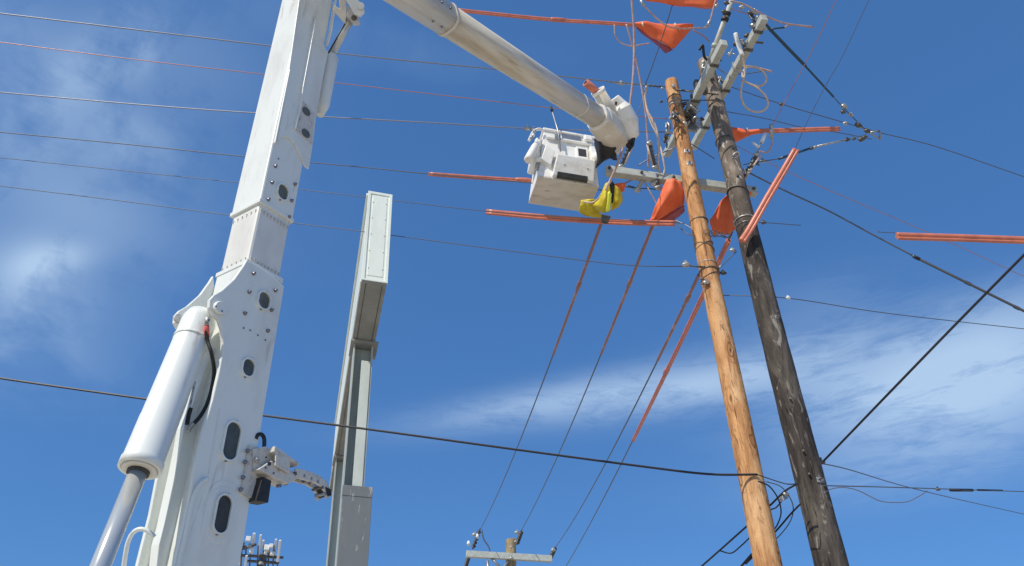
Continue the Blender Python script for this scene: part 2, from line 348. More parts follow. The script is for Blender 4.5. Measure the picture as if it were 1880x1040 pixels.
# oval holes: flat discs with the shade of the interior painted in
def stadium(cx, cy, hw, hh, out, n=16):
    r, a = rfc(cx, cy); pts = []
    s = max(hh-hw, 0)
    for i in range(2*n):
        t = math.pi*i/n; pts.append(bp(r+math.cos(t)*hw, 0, a+math.sin(t)*min(hw, hh)+(s if math.sin(t) >= 0 else -s))-BL*out)
    return pts
def cover(cx, cy, hw, hh, base=0.0, dk='tint', lip=.012):
    o_, i_ = stadium(cx, cy, hw+lip, hh+lip, base), stadium(cx, cy, hw, hh, base); n_ = len(o_); H_ = -BL*.016
    rm = MB().add(o_+i_+[p+H_ for p in o_]+[p+H_ for p in i_], [f for k in range(n_) for f in ((k, (k+1) % n_, 2*n_+(k+1) % n_, 2*n_+k), (n_+(k+1) % n_, n_+k, 3*n_+k, 3*n_+(k+1) % n_), (2*n_+k, 2*n_+(k+1) % n_, 3*n_+(k+1) % n_, 3*n_+k))]).build('hole_rim', 'paint', lift)
    MB().prism(stadium(cx, cy, hw+.001, hh+.001, base+.0005), -BL*.002).build('hole_shade_disc', dk, rm)
    r, a = rfc(cx, cy)
    for sg in (-1, 1): q = bp(r+.2*hw*sg, 0, a+sg*(hh+lip*.8))-BL*base; MB().tube([q, q-BL*.014], .007, 8).build('screw', 'bolt', rm)
cover(518, 354, .046, .066); cover(478, 555, .046, .062, .03); cover(449, 678, .044, .058, .03, 'mid')
cover(418, 812, .052, .118, .03, 'mid'); cover(400, 946, .048, .108, .0365, 'dark')
MB().prism(stadium(400, 946, .092, .165, .03), -BL*.006).build('doubler_plate', 'paint', lift, bevel=.003)
MB().prism(stadium(400, 946, .115, .2, .03), -BL*.003).build('doubler_plate', 'paint', lift, bevel=.002)
rplate([(553, 186), (575, 210), (570, 268), (541, 241), (546, 222)], .006, 'inspection_plate', 'bracket', out=.014, bevel=.002)
for cx, cy in ((559, 207), (558, 247)):
    MB().prism(stadium(cx, cy, .042, .04, .02), -BL*.005).build('hole_shade_disc', 'tint', lift, bevel=.001)
# bolts
def lathe_bolt(q, ax, r): return MB().tube([q, q+ax*.008, q+ax*.014, q+ax*.024], [r*1.25, r*1.25, r*.8, r*.55], 8)
pr = rf(505, 306); b0 = lathe_bolt(pr, -BL, .011).build('bolt', 'bolt', lift)
for x, y in ((499, 336), (541, 339), (492, 367), (535, 369), (530, 399)): cp(b0, lift, rf(x, y)-pr)
for x, y in ((465, 503), (457, 537), (505, 534), (449, 576), (498, 570), (491, 608)): cp(b0, lift, rf(x, y, .03)-pr)
b1 = MB().tube([pr, pr-BL*.006], .006, 6).build('small_bolt', 'bolt', lift)
for x, y in ((511, 292), (447, 603), (459, 607), (473, 616), (487, 625), (560, 8), (571, 17), (557, 13), (569, 24)): cp(b1, lift, rf(x, y, .03 if y > 480 else .002)-pr)
# pin boss
q = rf(401, 567, .03); MB().tube([q, q-BL*.02, q-BL*.03], [.045, .045, .038], 20).build('pin_boss', 'paint', lift)
for dx in (-5, 6):
    q = rf(401+dx, 567+dx*.8, .058); cp(b1, lift, q-pr).scale = (1, 1, 1)
MB().tube([rf(401, 567)-BL*.02, rf(401, 567)+BL*(W_L+.05)], .035, 16).build('pin', 'paint', lift)
q = rf(383, 560)+BL*(W_L+.0); MB().tube([q, q-BL*.02], .03, 12).build('pin_boss', 'bracket', lift)
# lift cylinder
ct = rf(397, 572)+BL*(W_L*.5); cb = PD(256, 862, (ct-CAM).dot(FW)*.84)
cdv = (cb-ct).normalized()
lcy = MB().tube([ct-cdv*.03, ct+cdv*.02, ct+cdv*.05, cb-cdv*.33, cb-cdv*.325, cb-cdv*.06, cb-cdv*.05, cb], [.088, .104, .108, .108, .11, .11, .116, .116], 40).build('lift_cylinder', 'paint', lift)
MB().tube([cb+cdv*.001, cb+cdv*.012], [.1, .085], 32).build('cylinder_gland', 'cream', lcy)
rb = PD(176, 1052, (cb-CAM).dot(FW)*.93); rdv = (rb-cb).normalized()
MB().tube([cb+cdv*.01, cb+cdv*.03], .06, 24).build('rod_seal', 'dark', lcy)
MB().tube([cb, cb+cdv*.6, cb+cdv*1.1], .05, 28).build('cylinder_rod', 'chrome', lcy)
# band and fitting at the top of the cylinder, pressure hose
q = ct+cdv*.18; MB().tube([q, q+cdv*.02], .112, 40).build('hose_clamp_band', 'paint', lift)
dep = (ct-CAM).dot(FW)
def lface(x, y, o=.03): return PN(x, y, B0-BR*o, BR)
def inside(x, y, o): return PN(x, y, B0+BL*o, BL)
hp = [PD(382, 586, dep-.16), PD(379, 600, dep-.17), PD(381, 625, dep-.17), PD(388, 648, dep-.2)]+[inside(x, y, .06) for x, y in ((393, 680), (389, 712), (380, 742), (368, 764), (356, 778))]
MB().tube(spline(hp), .0125, 8).build('pressure_hose', 'black', lift)
MB().tube(spline([inside(356, 778, .06), inside(350, 783, .07), inside(345, 792, .08)]), .016, 8).build('hose_fitting', 'steel', lift)
MB().tube([PD(379.5, 598, dep-.17), PD(380, 620, dep-.16)], .016, 10).build('hose_ferrule', 'red', lift)
MB().tube([PD(381, 583, dep-.16), PD(379.5, 598, dep-.17)], .013, 10).build('hose_fitting', 'zinc', lift)
MB().tube(spline([inside(350, 750, .1), inside(346, 764, .1), inside(343, 780, .1)]), .014, 8).build('pressure_hose', 'black', lift)
MB().tube(spline([inside(358, 700, .1), inside(352, 730, .1), inside(345, 765, .1)]), .007, 8).build('oil_line', 'zinc', lift)
# grab rail
MB().tube(spline([PD(x, y, 4.1) for x, y in [(222, 1080), (228, 1035), (234, 1000), (243, 980), (256, 972), (270, 975), (284, 986)]]), .0125, 10).build('grab_rail', 'paint', lift)
# boom latch bracket on the right edge
def rpr(poly, th, name, mt, out, bevel=.003): return rplate(poly, th, name, mt, out=out, bevel=bevel)
rpr([(449, 820), (463, 824), (461, 905), (454, 918), (434, 907)], .018, 'bracket_plate', 'bracket', .03)
rpr([(452, 828), (476, 823), (500, 838), (497, 858), (478, 876), (455, 867)], .012, 'bracket_web', 'bracket', .05)
rpr([(480, 826), (524, 856), (524, 862), (478, 836)], .13, 'bracket_web', 'bracket', .0)
rpr([(453, 868), (478, 852), (512, 868), (526, 884), (508, 894), (490, 886)], .13, 'bracket_web', 'bracket', -.02)
rpr([(482, 834), (508, 848), (506, 876), (480, 862)], .012, 'bracket_face', 'bracket', .12)
for x, y, r in ((494, 852, .013), (488, 840, .006), (503, 848, .006), (487, 859, .006), (502, 869, .006)):
    q = rf(x, y, .132); MB().tube([q, q-BL*.005], r, 12).build('bracket_hole' if r > .01 else 'bolt', 'dark', lift)
for x, y in ((454, 828), (449, 849), (445, 877), (441, 899)): cp(b0, lift, rf(x, y, .048)-pr)
q = rf(471, 845, .07); MB().ball(q, .02).build('hitch_ball', 'zinc', lift)
arm = [(520, 866), (534, 868), (550, 873), (566, 880), (578, 891), (585, 906), (583, 918), (576, 921), (576, 911), (568, 899), (556, 892), (540, 888), (522, 883)]
rpr(arm, .02, 'latch_arm', 'bracket', .02); rpr(arm, .02, 'latch_arm', 'bracket', .1)
for i, (x, y) in enumerate([(526, 874), (540, 879), (553, 884), (565, 889), (574, 899), (579, 911)]):
    q = rf(x, y, .02); MB().tube([q, q-BL*.1], .012, 8).build('latch_pin', 'steel' if i % 2 else 'iron', lift)
rpr([(574, 900), (584, 905), (584, 916), (578, 917)], .11, 'latch_pad', 'black', .02)
rpr([(463, 880), (479, 888), (473, 928), (450, 924)], .1, 'rubber_block', 'black', .0)
MB().tube(spline([rf(x, y, .03) for x, y in [(470, 806), (473, 799), (480, 798), (485, 806), (485, 824)]]), .013, 8).build('hose_hook', 'black', lift)
for x, y in ((478, 888), (509, 893), (521, 889)):
    q = rf(x, y, .06); MB().tube([q, q-BL*.03], .012, 8).build('bolt', 'bolt', lift)
# elbow cylinder on the boom's far right
e0, e1, e2_ = bp(W_R+.02, .12, rfc(588, 215)[1]), bp(W_R+.055, .12, rfc(603, 100)[1]), None
e0 = PD(588, 212, (rf(588, 212)-CAM).dot(FW)+.12); e1 = PD(606, 104, (rf(606, 104)-CAM).dot(FW)+.1); e2_ = PD(645, 34, 6.75)
ed = (e1-e0).normalized()
MB().tube([e0, e0+ed*.12, e1-ed*.03, e1], [.03, .065, .08, .06], 20).build('elbow_cylinder', 'paint', lift)
MB().tube([e1-ed*.02, e2_], .034, 20).build('elbow_rod', 'chrome', lift)
MB().tube([PD(603, 98, 6.6), PD(633, 44, 6.6)], .007, 8).build('oil_line', 'black', lift)
def dpoly(pts, d, th, name, mt, bevel=.004): return MB().prism([PD(x, y, d) for x, y in pts], FW*th).build(name, mt, lift, bevel=bevel)
dpoly([(636, -30), (645, -12), (667, 10), (668, 22), (660, 30), (650, 26), (640, 8), (628, -10)], 6.55, .04, 'elbow_link', 'paint')
dpoly([(618, -30), (632, -20), (636, 14), (634, 44), (628, 38), (612, 20), (613, 10), (624, 16)], 6.7, .04, 'elbow_link', 'cream')
dpoly([(640, 10), (655, 26), (657, 38), (645, 40), (636, 30)], 6.66, .12, 'clevis', 'bracket')
q = PD(663, 12, 6.54); MB().tube([q, q-FW*.02], .03, 14).build('pin_boss', 'paint', lift)
MB().tube([PD(650, 33, 6.6), PD(650, 33, 6.85)], .025, 12).build('pin', 'iron', lift)
# upper boom
u0, u1 = PD(560, -132, 6.35), PD(1098, 217, 10.25)
ud = (u1-u0).normalized(); ul = (u1-u0).length
def uat(x):
    lo, hi = 0., ul
    for _ in range(40):
        mid = (lo+hi)/2
        if px(u0+ud*mid)[0] < x: lo = mid
        else: hi = mid
    return u0+ud*lo
M['uboom'] = mat('stained_gelcoat', (.7, .67, .58), .38)
def along_vary(a, c2, scale, st, lo, hi, ax):
    t = a.node_tree; vary(a, c2, scale, st, lo, hi); mp = [n for n in t.nodes if n.bl_idname == 'ShaderNodeMapping'][-1]
    r = t.nodes.new('ShaderNodeVectorRotate'); r.rotation_type = 'EULER_XYZ'; e = ax.to_track_quat('X', 'Z').inverted().to_euler(); r.inputs['Rotation'].default_value = e
    src = mp.inputs[0].links[0].from_socket; t.links.new(src, r.inputs[0]); t.links.new(r.outputs[0], mp.inputs[0])
along_vary(M['uboom'], (.5, .42, .3), 7, (.12, 1, 1), .45, .68, ud); along_vary(M['uboom'], (.3, .23, .16), 16, (.08, 1, 1), .62, .74, ud)
def rr(mb, p0, p1, r0, r1, n=28, e=3.0):      # rounded square section tube
    d = (p1-p0).normalized(); s_ = d.cross(ZD).normalized(); t_ = s_.cross(d); vs = []
    for p, r in ((p0, r0), (p1, r1)):
        for j in range(n):
            a = 2*math.pi*j/n; c, s = math.cos(a), math.sin(a); k = (abs(c)**e+abs(s)**e)**(-1/e); vs.append(p+s_*(c*k*r)+t_*(s*k*r))
    return mb.add(vs, [(j, (j+1) % n, n+(j+1) % n, n+j) for j in range(n)]+[tuple(range(n))[::-1], tuple(range(n, 2*n))], False)
def rrs(mb, p0, p1, r0, r1):
    k = len(mb.f); rr(mb, p0, p1, r0, r1)
    for i in range(k, len(mb.f)-2): mb.sm[i] = True
    return mb
pa, pb = uat(822), uat(1063)
rrs(MB(), u0, pa, .158, .156).build('upper_boom_root', 'uboom', lift)
rrs(MB(), pa+ud*.001, u1, .15, .14).build('upper_boom', 'uboom', lift)
rrs(MB(), pb-ud*.012, pb+ud*.012, .1455, .1455).build('boom_band', 'insert', lift)
sv = ud.cross(ZD).normalized(); tv = sv.cross(ud)
for x in (745, 768, 790, 806):
    for s_ in (-1, 1): q = uat(x)+sv*(.155*s_)-tv*.03; MB().tube([q, q+sv*(.016*s_)], .012, 8).build('bolt', 'bolt', lift)
    if x > 780: q = uat(x)-tv*.153; MB().tube([q, q-tv*.012], .012, 8).build('bolt', 'bolt', lift)
rrs(MB(), pa-ud*.04, pa+ud*.002, .163, .163).build('boom_band', 'cream', lift)
# elbow and turret outside the picture
MB().tube([bp(W_R/2, -.15, ridge_a(-200)), bp(W_R/2, W_L+.15, ridge_a(-200))], .13, 20).build('elbow_pin', 'paint', lift)
MB().hexa([bp(r, l, a) for a in (ridge_a(-280), ridge_a(-120)) for r, l in ((-.05, W_L), (W_R+.05, W_L), (W_R+.05, W_L+.2), (-.05, W_L+.2))]).build('elbow_housing', 'paint', lift, bevel=.03)
tb = bp(.1, .16, -1.5); MB().tube([V3((tb.x, tb.y, 1.05)), V3((tb.x, tb.y, 1.3)), V3((tb.x, tb.y, tb.z+.25))], [.42, .4, .33], 28).build('turret', 'paint', lift, bevel=.02)
MB().box((tb.x-1.2, tb.y+.2, .85), (1, 0, 0), (0, 1, 0), ZD, 4.6, 2.1, .4).build('truck_bed', 'paint', lift, bevel=.03)
for sx_ in (-2.6, .4):
    for sy_ in (-.8, 1.2): q = V3((tb.x+sx_, tb.y+sy_, .5)); MB().tube([q-V3((0, .14, 0)), q+V3((0, .14, 0))], .5, 28).build('wheel', 'black', lift, bevel=.03)
# ---- boom tip, jib and bucket
tip = PD(1140, 262, 10.75); td = (tip-u1).normalized()
rrs(MB(), u1-ud*.06, u1+ud*.02, .165, .17).build('tip_collar', 'bucket', lift)
def rchain(pts, rs, n=32, e=3.6, flat=1.0):
    vs = []; k = len(pts); s0 = (pts[-1]-pts[0]).cross(ZD).normalized()
    for i, p in enumerate(pts):
        d = (pts[min(i+1, k-1)]-pts[max(i-1, 0)]).normalized(); s_ = (s0-d*s0.dot(d)).normalized(); t_ = s_.cross(d)
        for j in range(n):
            a = 2*math.pi*j/n; c, q_ = math.cos(a), math.sin(a); m_ = (abs(c)**e+abs(q_)**e)**(-1/e); vs.append(p+s_*(c*m_*rs[i]*flat)+t_*(q_*m_*rs[i]))
    b = MB().add(vs, [(i*n+j, i*n+(j+1) % n, (i+1)*n+(j+1) % n, (i+1)*n+j) for i in range(k-1) for j in range(n)], False)
    b.f += [tuple(range(n))[::-1], tuple(range((k-1)*n, k*n))]; b.sm += [False, False]; return b
rchain([u1, u1+td*.06, u1.lerp(tip, .5), u1.lerp(tip, .86), tip], [.15, .185, .2, .165, .1]).build('tip_housing', 'cream', lift, bevel=.006)
MB().tube([u1.lerp(tip, .3)-tv*.2, u1.lerp(tip, .3)+tv*.2], .06, 16).build('pin_boss', 'bucket', lift)
j0, j1 = PD(1097, 166, 10.45), PD(1142, 246, 10.7)
rrs(MB(), j0, j1, .085, .12).build('jib_sleeve', 'cream', lift)
rrs(MB(), j0, j0+(j1-j0).normalized()*.05, .1, .1).build('sleeve_rim', 'bucket', lift)
MB().tube([PD(1075, 152, 10.35), j0+(j1-j0)*.1], .055, 16).build('jib_pole', 'hose', lift)
q = PD(1075, 152, 10.35); qd = (PD(1075, 152, 10.35)-j0).normalized(); MB().tube([q+qd*.0005, q+qd*.004], .03, 14).build('jib_pole_bore', 'black', lift)
rchain([PD(1128, 180, 10.6), PD(1137, 193, 10.62), PD(1141, 200, 10.62), PD(1151, 224, 10.66), PD(1153, 246, 10.7), PD(1146, 268, 10.72)], [.07, .1, .14, .165, .16, .07], e=3.0).build('jib_housing', 'bucket', lift, bevel=.008)
MB().box(PD(1131, 190, 10.5), ray(1131, 190), RT, UP, .02, .03, .05).build('jib_slot', 'dark', lift)
def dcloth(name, mt, grid, d, parent=lift, solid=.01, k=4, amp=.018, seed=None):   # rubber sheet through a grid of sighted points, with soft folds
    rows, cols = len(grid), len(grid[0]); P = [[PD(x, y, d+dd) for x, y, dd in row] for row in grid]; vs = []; R_, C_ = (rows-1)*k+1, (cols-1)*k+1
    rnd = random.Random(seed if seed is not None else len(name)+int(grid[0][0][0])); ph = [rnd.uniform(0, 6.28) for _ in range(4)]
    for i in range(R_):
        for j in range(C_):
            a, b = min(i//k, rows-2), min(j//k, cols-2); u, v = i/k-a, j/k-b
            p = P[a][b]*(1-u)*(1-v)+P[a+1][b]*u*(1-v)+P[a][b+1]*(1-u)*v+P[a+1][b+1]*u*v
            q, r = i/(R_-1), j/(C_-1)
            w = math.sin(r*9+q*2.2+ph[0])+.7*math.sin(r*17-q*4+ph[1])+.5*math.sin(q*8+r*3+ph[2])
            vs.append(p+FW*(w*amp)+RT*(amp*.35*math.sin(q*11+ph[3])))
    return MB().add(vs, [(i*C_+j, i*C_+j+1, (i+1)*C_+j+1, (i+1)*C_+j) for i in range(R_-1) for j in range(C_-1)], True).build(name, mt, parent, solid=solid)
dcloth('rubber_boot', 'black', [[(1090, 254, 0), (1100, 258, -.1), (1112, 262, -.05), (1130, 272, .05)], [(1094, 272, .05), (1103, 274, -.12), (1112, 280, 0), (1126, 287, .05)],
                               [(1096, 292, .02), (1102, 292, -.1), (1107, 292, 0), (1118, 291, .05)], [(1094, 310, .05), (1098, 306, -.05), (1101, 303, 0), (1106, 298, .05)]], 10.55)
dcloth('rubber_boot', 'black', [[(1148, 264, 0), (1156, 258, -.05), (1166, 250, 0)], [(1151, 269, 0), (1157, 267, -.05), (1165, 262, 0)], [(1155, 278, 0), (1157, 279, -.02), (1160, 273, 0)]], 10.6)
MB().tube([PD(1122, 278, 10.6), PD(1128, 285, 10.65), PD(1128, 292, 10.7)], .035, 10).build('hose_end', 'black', lift)
MB().tube([PD(1118, 288, 10.7), PD(1132, 293, 10.75)], .02, 10).build('hose_end', 'black', lift)
# bucket in its own frame
th = rad(13); KU = V3((-math.sin(th), math.cos(th), 0)); KV = V3((math.cos(th), math.sin(th), 0)); KO = PZ(988, 325, 9.52)
def kp(v, u, z): return KO+KV*(v+.12*(z/1.05)*(1-v/.9))+KU*u+ZD*z     # the left end wall leans in towards the rim
def kbox(v0, v1, u0_, u1_, z0, z1, tv_=0, tu=0):
    return MB().hexa([kp(*p) for p in ((v0+tv_, u0_+tu, z0), (v1-tv_, u0_+tu, z0), (v1-tv_, u1_-tu, z0), (v0+tv_, u1_-tu, z0), (v0, u0_, z1), (v1, u0_, z1), (v1, u1_, z1), (v0, u1_, z1))])
BW, BD, BH = .96, .6, 1.05
# shell: four walls and floor so the bucket is hollow
sh = MB(); t_ = .03
for a in ((0, BW, 0, t_), (0, BW, BD-t_, BD), (0, t_, t_, BD-t_), (BW-t_, BW, t_, BD-t_)): sh.hexa([kp(a[i], a[j], z) for z in (.032, BH) for i, j in ((0, 2), (1, 2), (1, 3), (0, 3))])
sh.build('bucket', 'bucket', lift, bevel=.01)
M['floor'] = vary(vary(mat('stained_bucket_floor', (.7, .67, .6), .5), (.55, .51, .44), 4, (.7, 1.6, 1), .45, .66), (.26, .22, .17), 11, (.5, 2.0, 1), .64, .74)
kbox(-.004, BW+.004, -.004, BD+.004, 0, .03).build('bucket_floor', 'floor', lift, bevel=.012)
rim = MB()
for a in ((-.03, BW+.03, -.03, .04), (-.03, BW+.03, BD-.04, BD+.03), (-.03, .04, .04, BD-.04), (BW-.04, BW+.03, .04, BD-.04)): rim.hexa([kp(a[i], a[j], z) for z in (BH, BH+.05) for i, j in ((0, 2), (1, 2), (1, 3), (0, 3))])
rim.build('bucket_rim', 'bucket', lift, bevel=.012)
def kpoly(pts, z0, z1, name, mt, bevel=.006): return MB().prism([kp(v, u, z0) for v, u in pts], ZD*(z1-z0)).build(name, mt, lift, bevel=bevel)
# moulded step pocket on the near side
st = MB().hexa([kp(.21, 0, .03), kp(.87, 0, .03), kp(.87, -.04, .05), kp(.21, -.04, .05), kp(.24, 0, .5), kp(.88, 0, .5), kp(.88, -.16, .4), kp(.24, -.16, .4)])
st.build('step_pocket', 'bucket', lift, bevel=.014)
MB().hexa([kp(.28, -.02, .02), kp(.76, -.02, .02), kp(.76, -.056, .03), kp(.28, -.056, .03), kp(.28, -.02, .1), kp(.76, -.02, .1), kp(.76, -.082, .1), kp(.28, -.082, .1)]).build('pocket_opening', 'dark', lift)
MB().hexa([kp(.0, 0, .3), kp(.17, 0, .2), kp(.17, -.06, .24), kp(.0, -.06, .34), kp(.04, 0, .62), kp(.2, 0, .54), kp(.2, -.15, .46), kp(.04, -.15, .58)]).build('moulded_rib', 'bucket', lift, bevel=.01)
MB().hexa([kp(.84, .01, .46), kp(.98, .01, .46), kp(.98, -.1, .52), kp(.84, -.1, .52), kp(.84, .01, .85), kp(.92, .01, .85), kp(.92, -.08, .8), kp(.84, -.08, .8)]).build('moulded_rib', 'bucket', lift, bevel=.01)
MB().box(kp(.71, -.006, .68), KV, KU, ZD, .19, .03, .24).build('window_frame', 'bucket', lift, bevel=.003)
MB().box(kp(.71, -.016, .67), KV, KU, ZD, .13, .014, .17).build('window_opening', 'dark', lift)
kbox(.05, .9, -.05, -.002, .86, .9).build('outer_rail', 'bucket', lift, bevel=.01)
kbox(.34, .7, -.03, -.003, .915, 1.03).build('rail_recess', 'steel', lift, bevel=.006)
kbox(.74, .9, -.09, -.003, .92, 1.04).build('outer_rail', 'bucket', lift, bevel=.02)
MB().box(kp(.24, -.07, .86), KV, KU, ZD, .1, .03, .14).build('rod_holder', 'steel', lift, bevel=.006)
MB().tube([kp(.3, -.12, .5), kp(.24, -.11, .95), kp(.08, -.16, 1.35)], .012, 8).build('lanyard_rod', 'steel', lift)
MB().tube([kp(.08, -.16, 1.35), kp(.04, -.17, 1.45)], .02, 8).build('rod_grip', 'black', lift)
for v in (.38, .76): MB().disc(kp(v, -.105, .24), KU, .012, .006, 8).build('bolt', 'bolt', lift)
# controls on the left end
kbox(-.13, -.002, .02, .4, .42, .9).build('control_panel', 'bucket', lift, bevel=.03)
MB().tube([kp(-.06, -.02, .78), kp(-.13, -.08, .55), kp(-.2, -.1, .22), kp(-.2, -.1, .2)], [.045, .06, .075, .05], 14).build('control_handle', 'bucket', lift)
MB().tube([kp(-.1, -.05, .3), kp(.0, -.04, .33)], .04, 12).build('control_handle', 'bucket', lift)
MB().tube(spline([kp(-.0, -.04, .98), kp(-.1, -.06, 1.0), kp(-.2, -.05, .92), kp(-.24, .05, .8)]), .022, 8).build('guard_rail', 'bucket', lift)
for i, (v, z) in enumerate([(-.19, .86), (-.2, .76), (-.22, .7), (-.12, .62)]): MB().ball(kp(v, -.12, z), .03, 8).build('control_knob', 'bucket' if i % 2 else 'steel', lift)
kbox(-.06, .0, -.03, .1, .22, .36).build('hose_bracket', 'steel', lift, bevel=.01)
# mount joining the bucket to the jib
MB().tube([kp(.92, .2, .75), PD(1128, 275, 10.75)], .09, 16).build('bucket_mount', 'bucket', lift)

# ================================================================ SIGN
SD = rad(14.3); SU = V3((-math.sin(SD), math.cos(SD), 0)); SV = V3((math.cos(SD), math.sin(SD), 0))
SO = PZ(665, 513, 7.6)                        # near, left, bottom corner of the cabinet
SZ = (ZD-SV*math.tan(rad(3.2)))                # the sign stands a little out of plumb
def sp(v, u, z): return SO+SV*v+SU*u+SZ*(z-7.6)
SW = .33
sign = thing('pylon_sign', 'tall narrow sign cabinet seen end-on, on two steel posts', 'sign', sp(.16, 1.7, 0))
ZT = PN(680, 353, SO, SU).z
def sbox(v0, v1, u0_, u1_, z0, z1): return MB().hexa([sp(v, u, z) for z in (z0, z1) for v, u in ((v0, u0_), (v1, u0_), (v1, u1_), (v0, u1_))])
sbox(0, SW, 0, 7.9, 7.6, ZT).build('cabinet', 'sign', sign, bevel=.006)
tr = MB()
for a in ((-.012, .03, 7.59, ZT+.012), (SW-.03, SW+.012, 7.59, ZT+.012)): tr.hexa([sp(v, u, z) for z in (a[2], a[3]) for v, u in ((a[0], -.012), (a[1], -.012), (a[1], .03), (a[0], .03))])
for z0, z1 in ((7.59, 7.62), (ZT-.03, ZT+.012)): tr.hexa([sp(v, u, z) for z in (z0, z1) for v, u in ((.031, -.011), (SW-.031, -.011), (SW-.031, .03), (.031, .03))])
tr.build('end_trim', 'sign', sign, bevel=.002)
sbox(.06, SW-.06, -.006, 0.01, 7.68, ZT-.07).build('end_panel', 'sign', sign, bevel=.002)
sc_ = MB()
for z in (7.8, 8.1, 8.4, 8.7, 9.0):
    for v in (.07, SW-.07): sc_.disc(sp(v, -.008, z), SU, .006, .006, 6)
sc_.build('panel_screws', 'iron', sign)
sbox(-.035, -.002, .05, 7.92, ZT-.03, ZT+.014).build('top_lip', 'sign', sign, bevel=.003)
sbox(-.02, -.002, .05, 7.92, 7.598, 7.64).build('bottom_lip', 'sign', sign, bevel=.003)
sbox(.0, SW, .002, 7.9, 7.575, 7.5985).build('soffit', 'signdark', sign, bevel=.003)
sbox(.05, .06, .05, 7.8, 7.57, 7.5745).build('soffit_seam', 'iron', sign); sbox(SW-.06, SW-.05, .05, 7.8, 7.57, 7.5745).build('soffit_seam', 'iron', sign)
def upost(u, base):
    for v0, v1 in ((.0, .33),):
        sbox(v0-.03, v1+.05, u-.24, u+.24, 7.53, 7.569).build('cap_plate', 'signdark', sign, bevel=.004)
    # H-section: two flanges and a web
    sbox(.02, .045, u-.16, u+.16, base, 7.529).build('post_flange', 'post', sign, bevel=.003)
    sbox(.285, .31, u-.16, u+.16, base, 7.529).build('post_flange', 'post', sign, bevel=.003)
    sbox(.0455, .2845, u-.01, u+.01, base, 7.529).build('post_web', 'post', sign, bevel=.002)
upost(1.72, 0); upost(6.1, 0)
sbox(.15, .283, 1.545, 1.56, 3.0, 7.25).build('post_strip', 'postpale', sign, bevel=.002)  # narrow strip in front of the web, paler than the rest of the post
pb_ = PZ(640, 1040, 3.0)
zt_b = PN(660, 896, sp(0, 1.45, 0), SU).z
sbox(.03, .41, 1.42, 2.05, 0, zt_b).build('base_cladding', 'clad', sign, bevel=.004)
sbox(.024, .416, 1.414, 2.056, zt_b-.13, zt_b+.01).build('cladding_band', 'clad', sign, bevel=.003)

# ================================================================ POLES
def pole_shaft(x, y, h, prof, mt, name, parent, n=36, seed=1, topcut=0):
    random.seed(seed); pts = []; rs = []; k = 60
    for i in range(k+1):
        z = h*i/k; t = z/h; r = prof[0]+(prof[1]-prof[0])*t; pts.append(V3((x+math.sin(z*.9+seed)*.006, y, z))); rs.append(r*(1+random.uniform(-.018, .018)))
    pts += [V3((x, y, h+.012)), V3((x, y, h+.02))]; rs += [rs[-1]*.97, rs[-1]*.9]
    b = MB().tube(pts, rs, n, ref=(1, 0, 0))
    return b.build(name, mt, parent)
def pole_z(PX, PY_, y):                        # height on a vertical pole seen at image row y
    t = (520-y)/F_PX; yy = PY_*math.cos(PITCH); ys = PY_*math.sin(PITCH)
    return 1.6+(t*yy+ys)/(math.cos(PITCH)-t*math.sin(PITCH))
p_ = PZ(1232, 152, 12.0); WX, WY = p_.x, p_.y
p_ = PZ(1295, 116, 12.5); OX, OY = p_.x, p_.y
WP = lambda y, dv=0, du=0: V3((WX, WY, pole_z(WX, WY, y)))+VD*dv+UD*du
OP = lambda y, dv=0, du=0: V3((OX, OY, pole_z(OX, OY, y)))+VD*dv+UD*du
wp = thing('utility_pole', 'new honey-brown wooden pole with knots, left of the dark pole', 'utility pole', (WX, WY, 0))
op = thing('utility_pole', 'old blackened wooden pole with weathered grey top', 'utility pole', (OX, OY, 0))
pole_shaft(WX, WY, 12.0, (.165, .108), 'newwood', 'pole_shaft', wp, seed=3)
# the old pole: grey weathered upper part blends to dark by its own material over height
om = M['oldwood']; t = om.node_tree; bs = t.nodes['Principled BSDF']; src = bs.inputs['Base Color'].links[0].from_socket
tcc = t.nodes.new('ShaderNodeTexCoord'); sxx = t.nodes.new('ShaderNodeSeparateXYZ'); t.links.new(tcc.outputs['Object'], sxx.inputs[0])
nzz = t.nodes.new('ShaderNodeTexNoise'); nzz.inputs['Scale'].default_value = 3; t.links.new(tcc.outputs['Object'], nzz.inputs['Vector'])
ma = t.nodes.new('ShaderNodeMath'); ma.operation = 'MULTIPLY_ADD'; ma.inputs[1].default_value = 2.4; t.links.new(nzz.outputs[0], ma.inputs[0]); t.links.new(sxx.outputs[2], ma.inputs[2])
mr = t.nodes.new('ShaderNodeMapRange'); mr.inputs[1].default_value = 9.6; mr.inputs[2].default_value = 11.6; t.links.new(ma.outputs[0], mr.inputs[0])
mxx = t.nodes.new('ShaderNodeMix'); mxx.data_type = 'RGBA'; mxx.blend_type = 'MIX'
br = t.nodes.new('ShaderNodeMix'); br.data_type = 'RGBA'; br.blend_type = 'ADD'; br.inputs[0].default_value = 1; t.links.new(src, br.inputs[6]); t.links.new(src, br.inputs[7])
ad2 = t.nodes.new('ShaderNodeMix'); ad2.data_type = 'RGBA'; ad2.blend_type = 'ADD'; ad2.inputs[0].default_value = 1; t.links.new(br.outputs[2], ad2.inputs[6]); ad2.inputs[7].default_value = (.1, .078, .056, 1)
t.links.new(mr.outputs[0], mxx.inputs[0]); t.links.new(src, mxx.inputs[6]); t.links.new(ad2.outputs[2], mxx.inputs[7]); t.links.new(mxx.outputs[2], bs.inputs['Base Color'])
pole_shaft(OX, OY, 12.5, (.19, .132), 'oldwood', 'pole_shaft', op, seed=5)

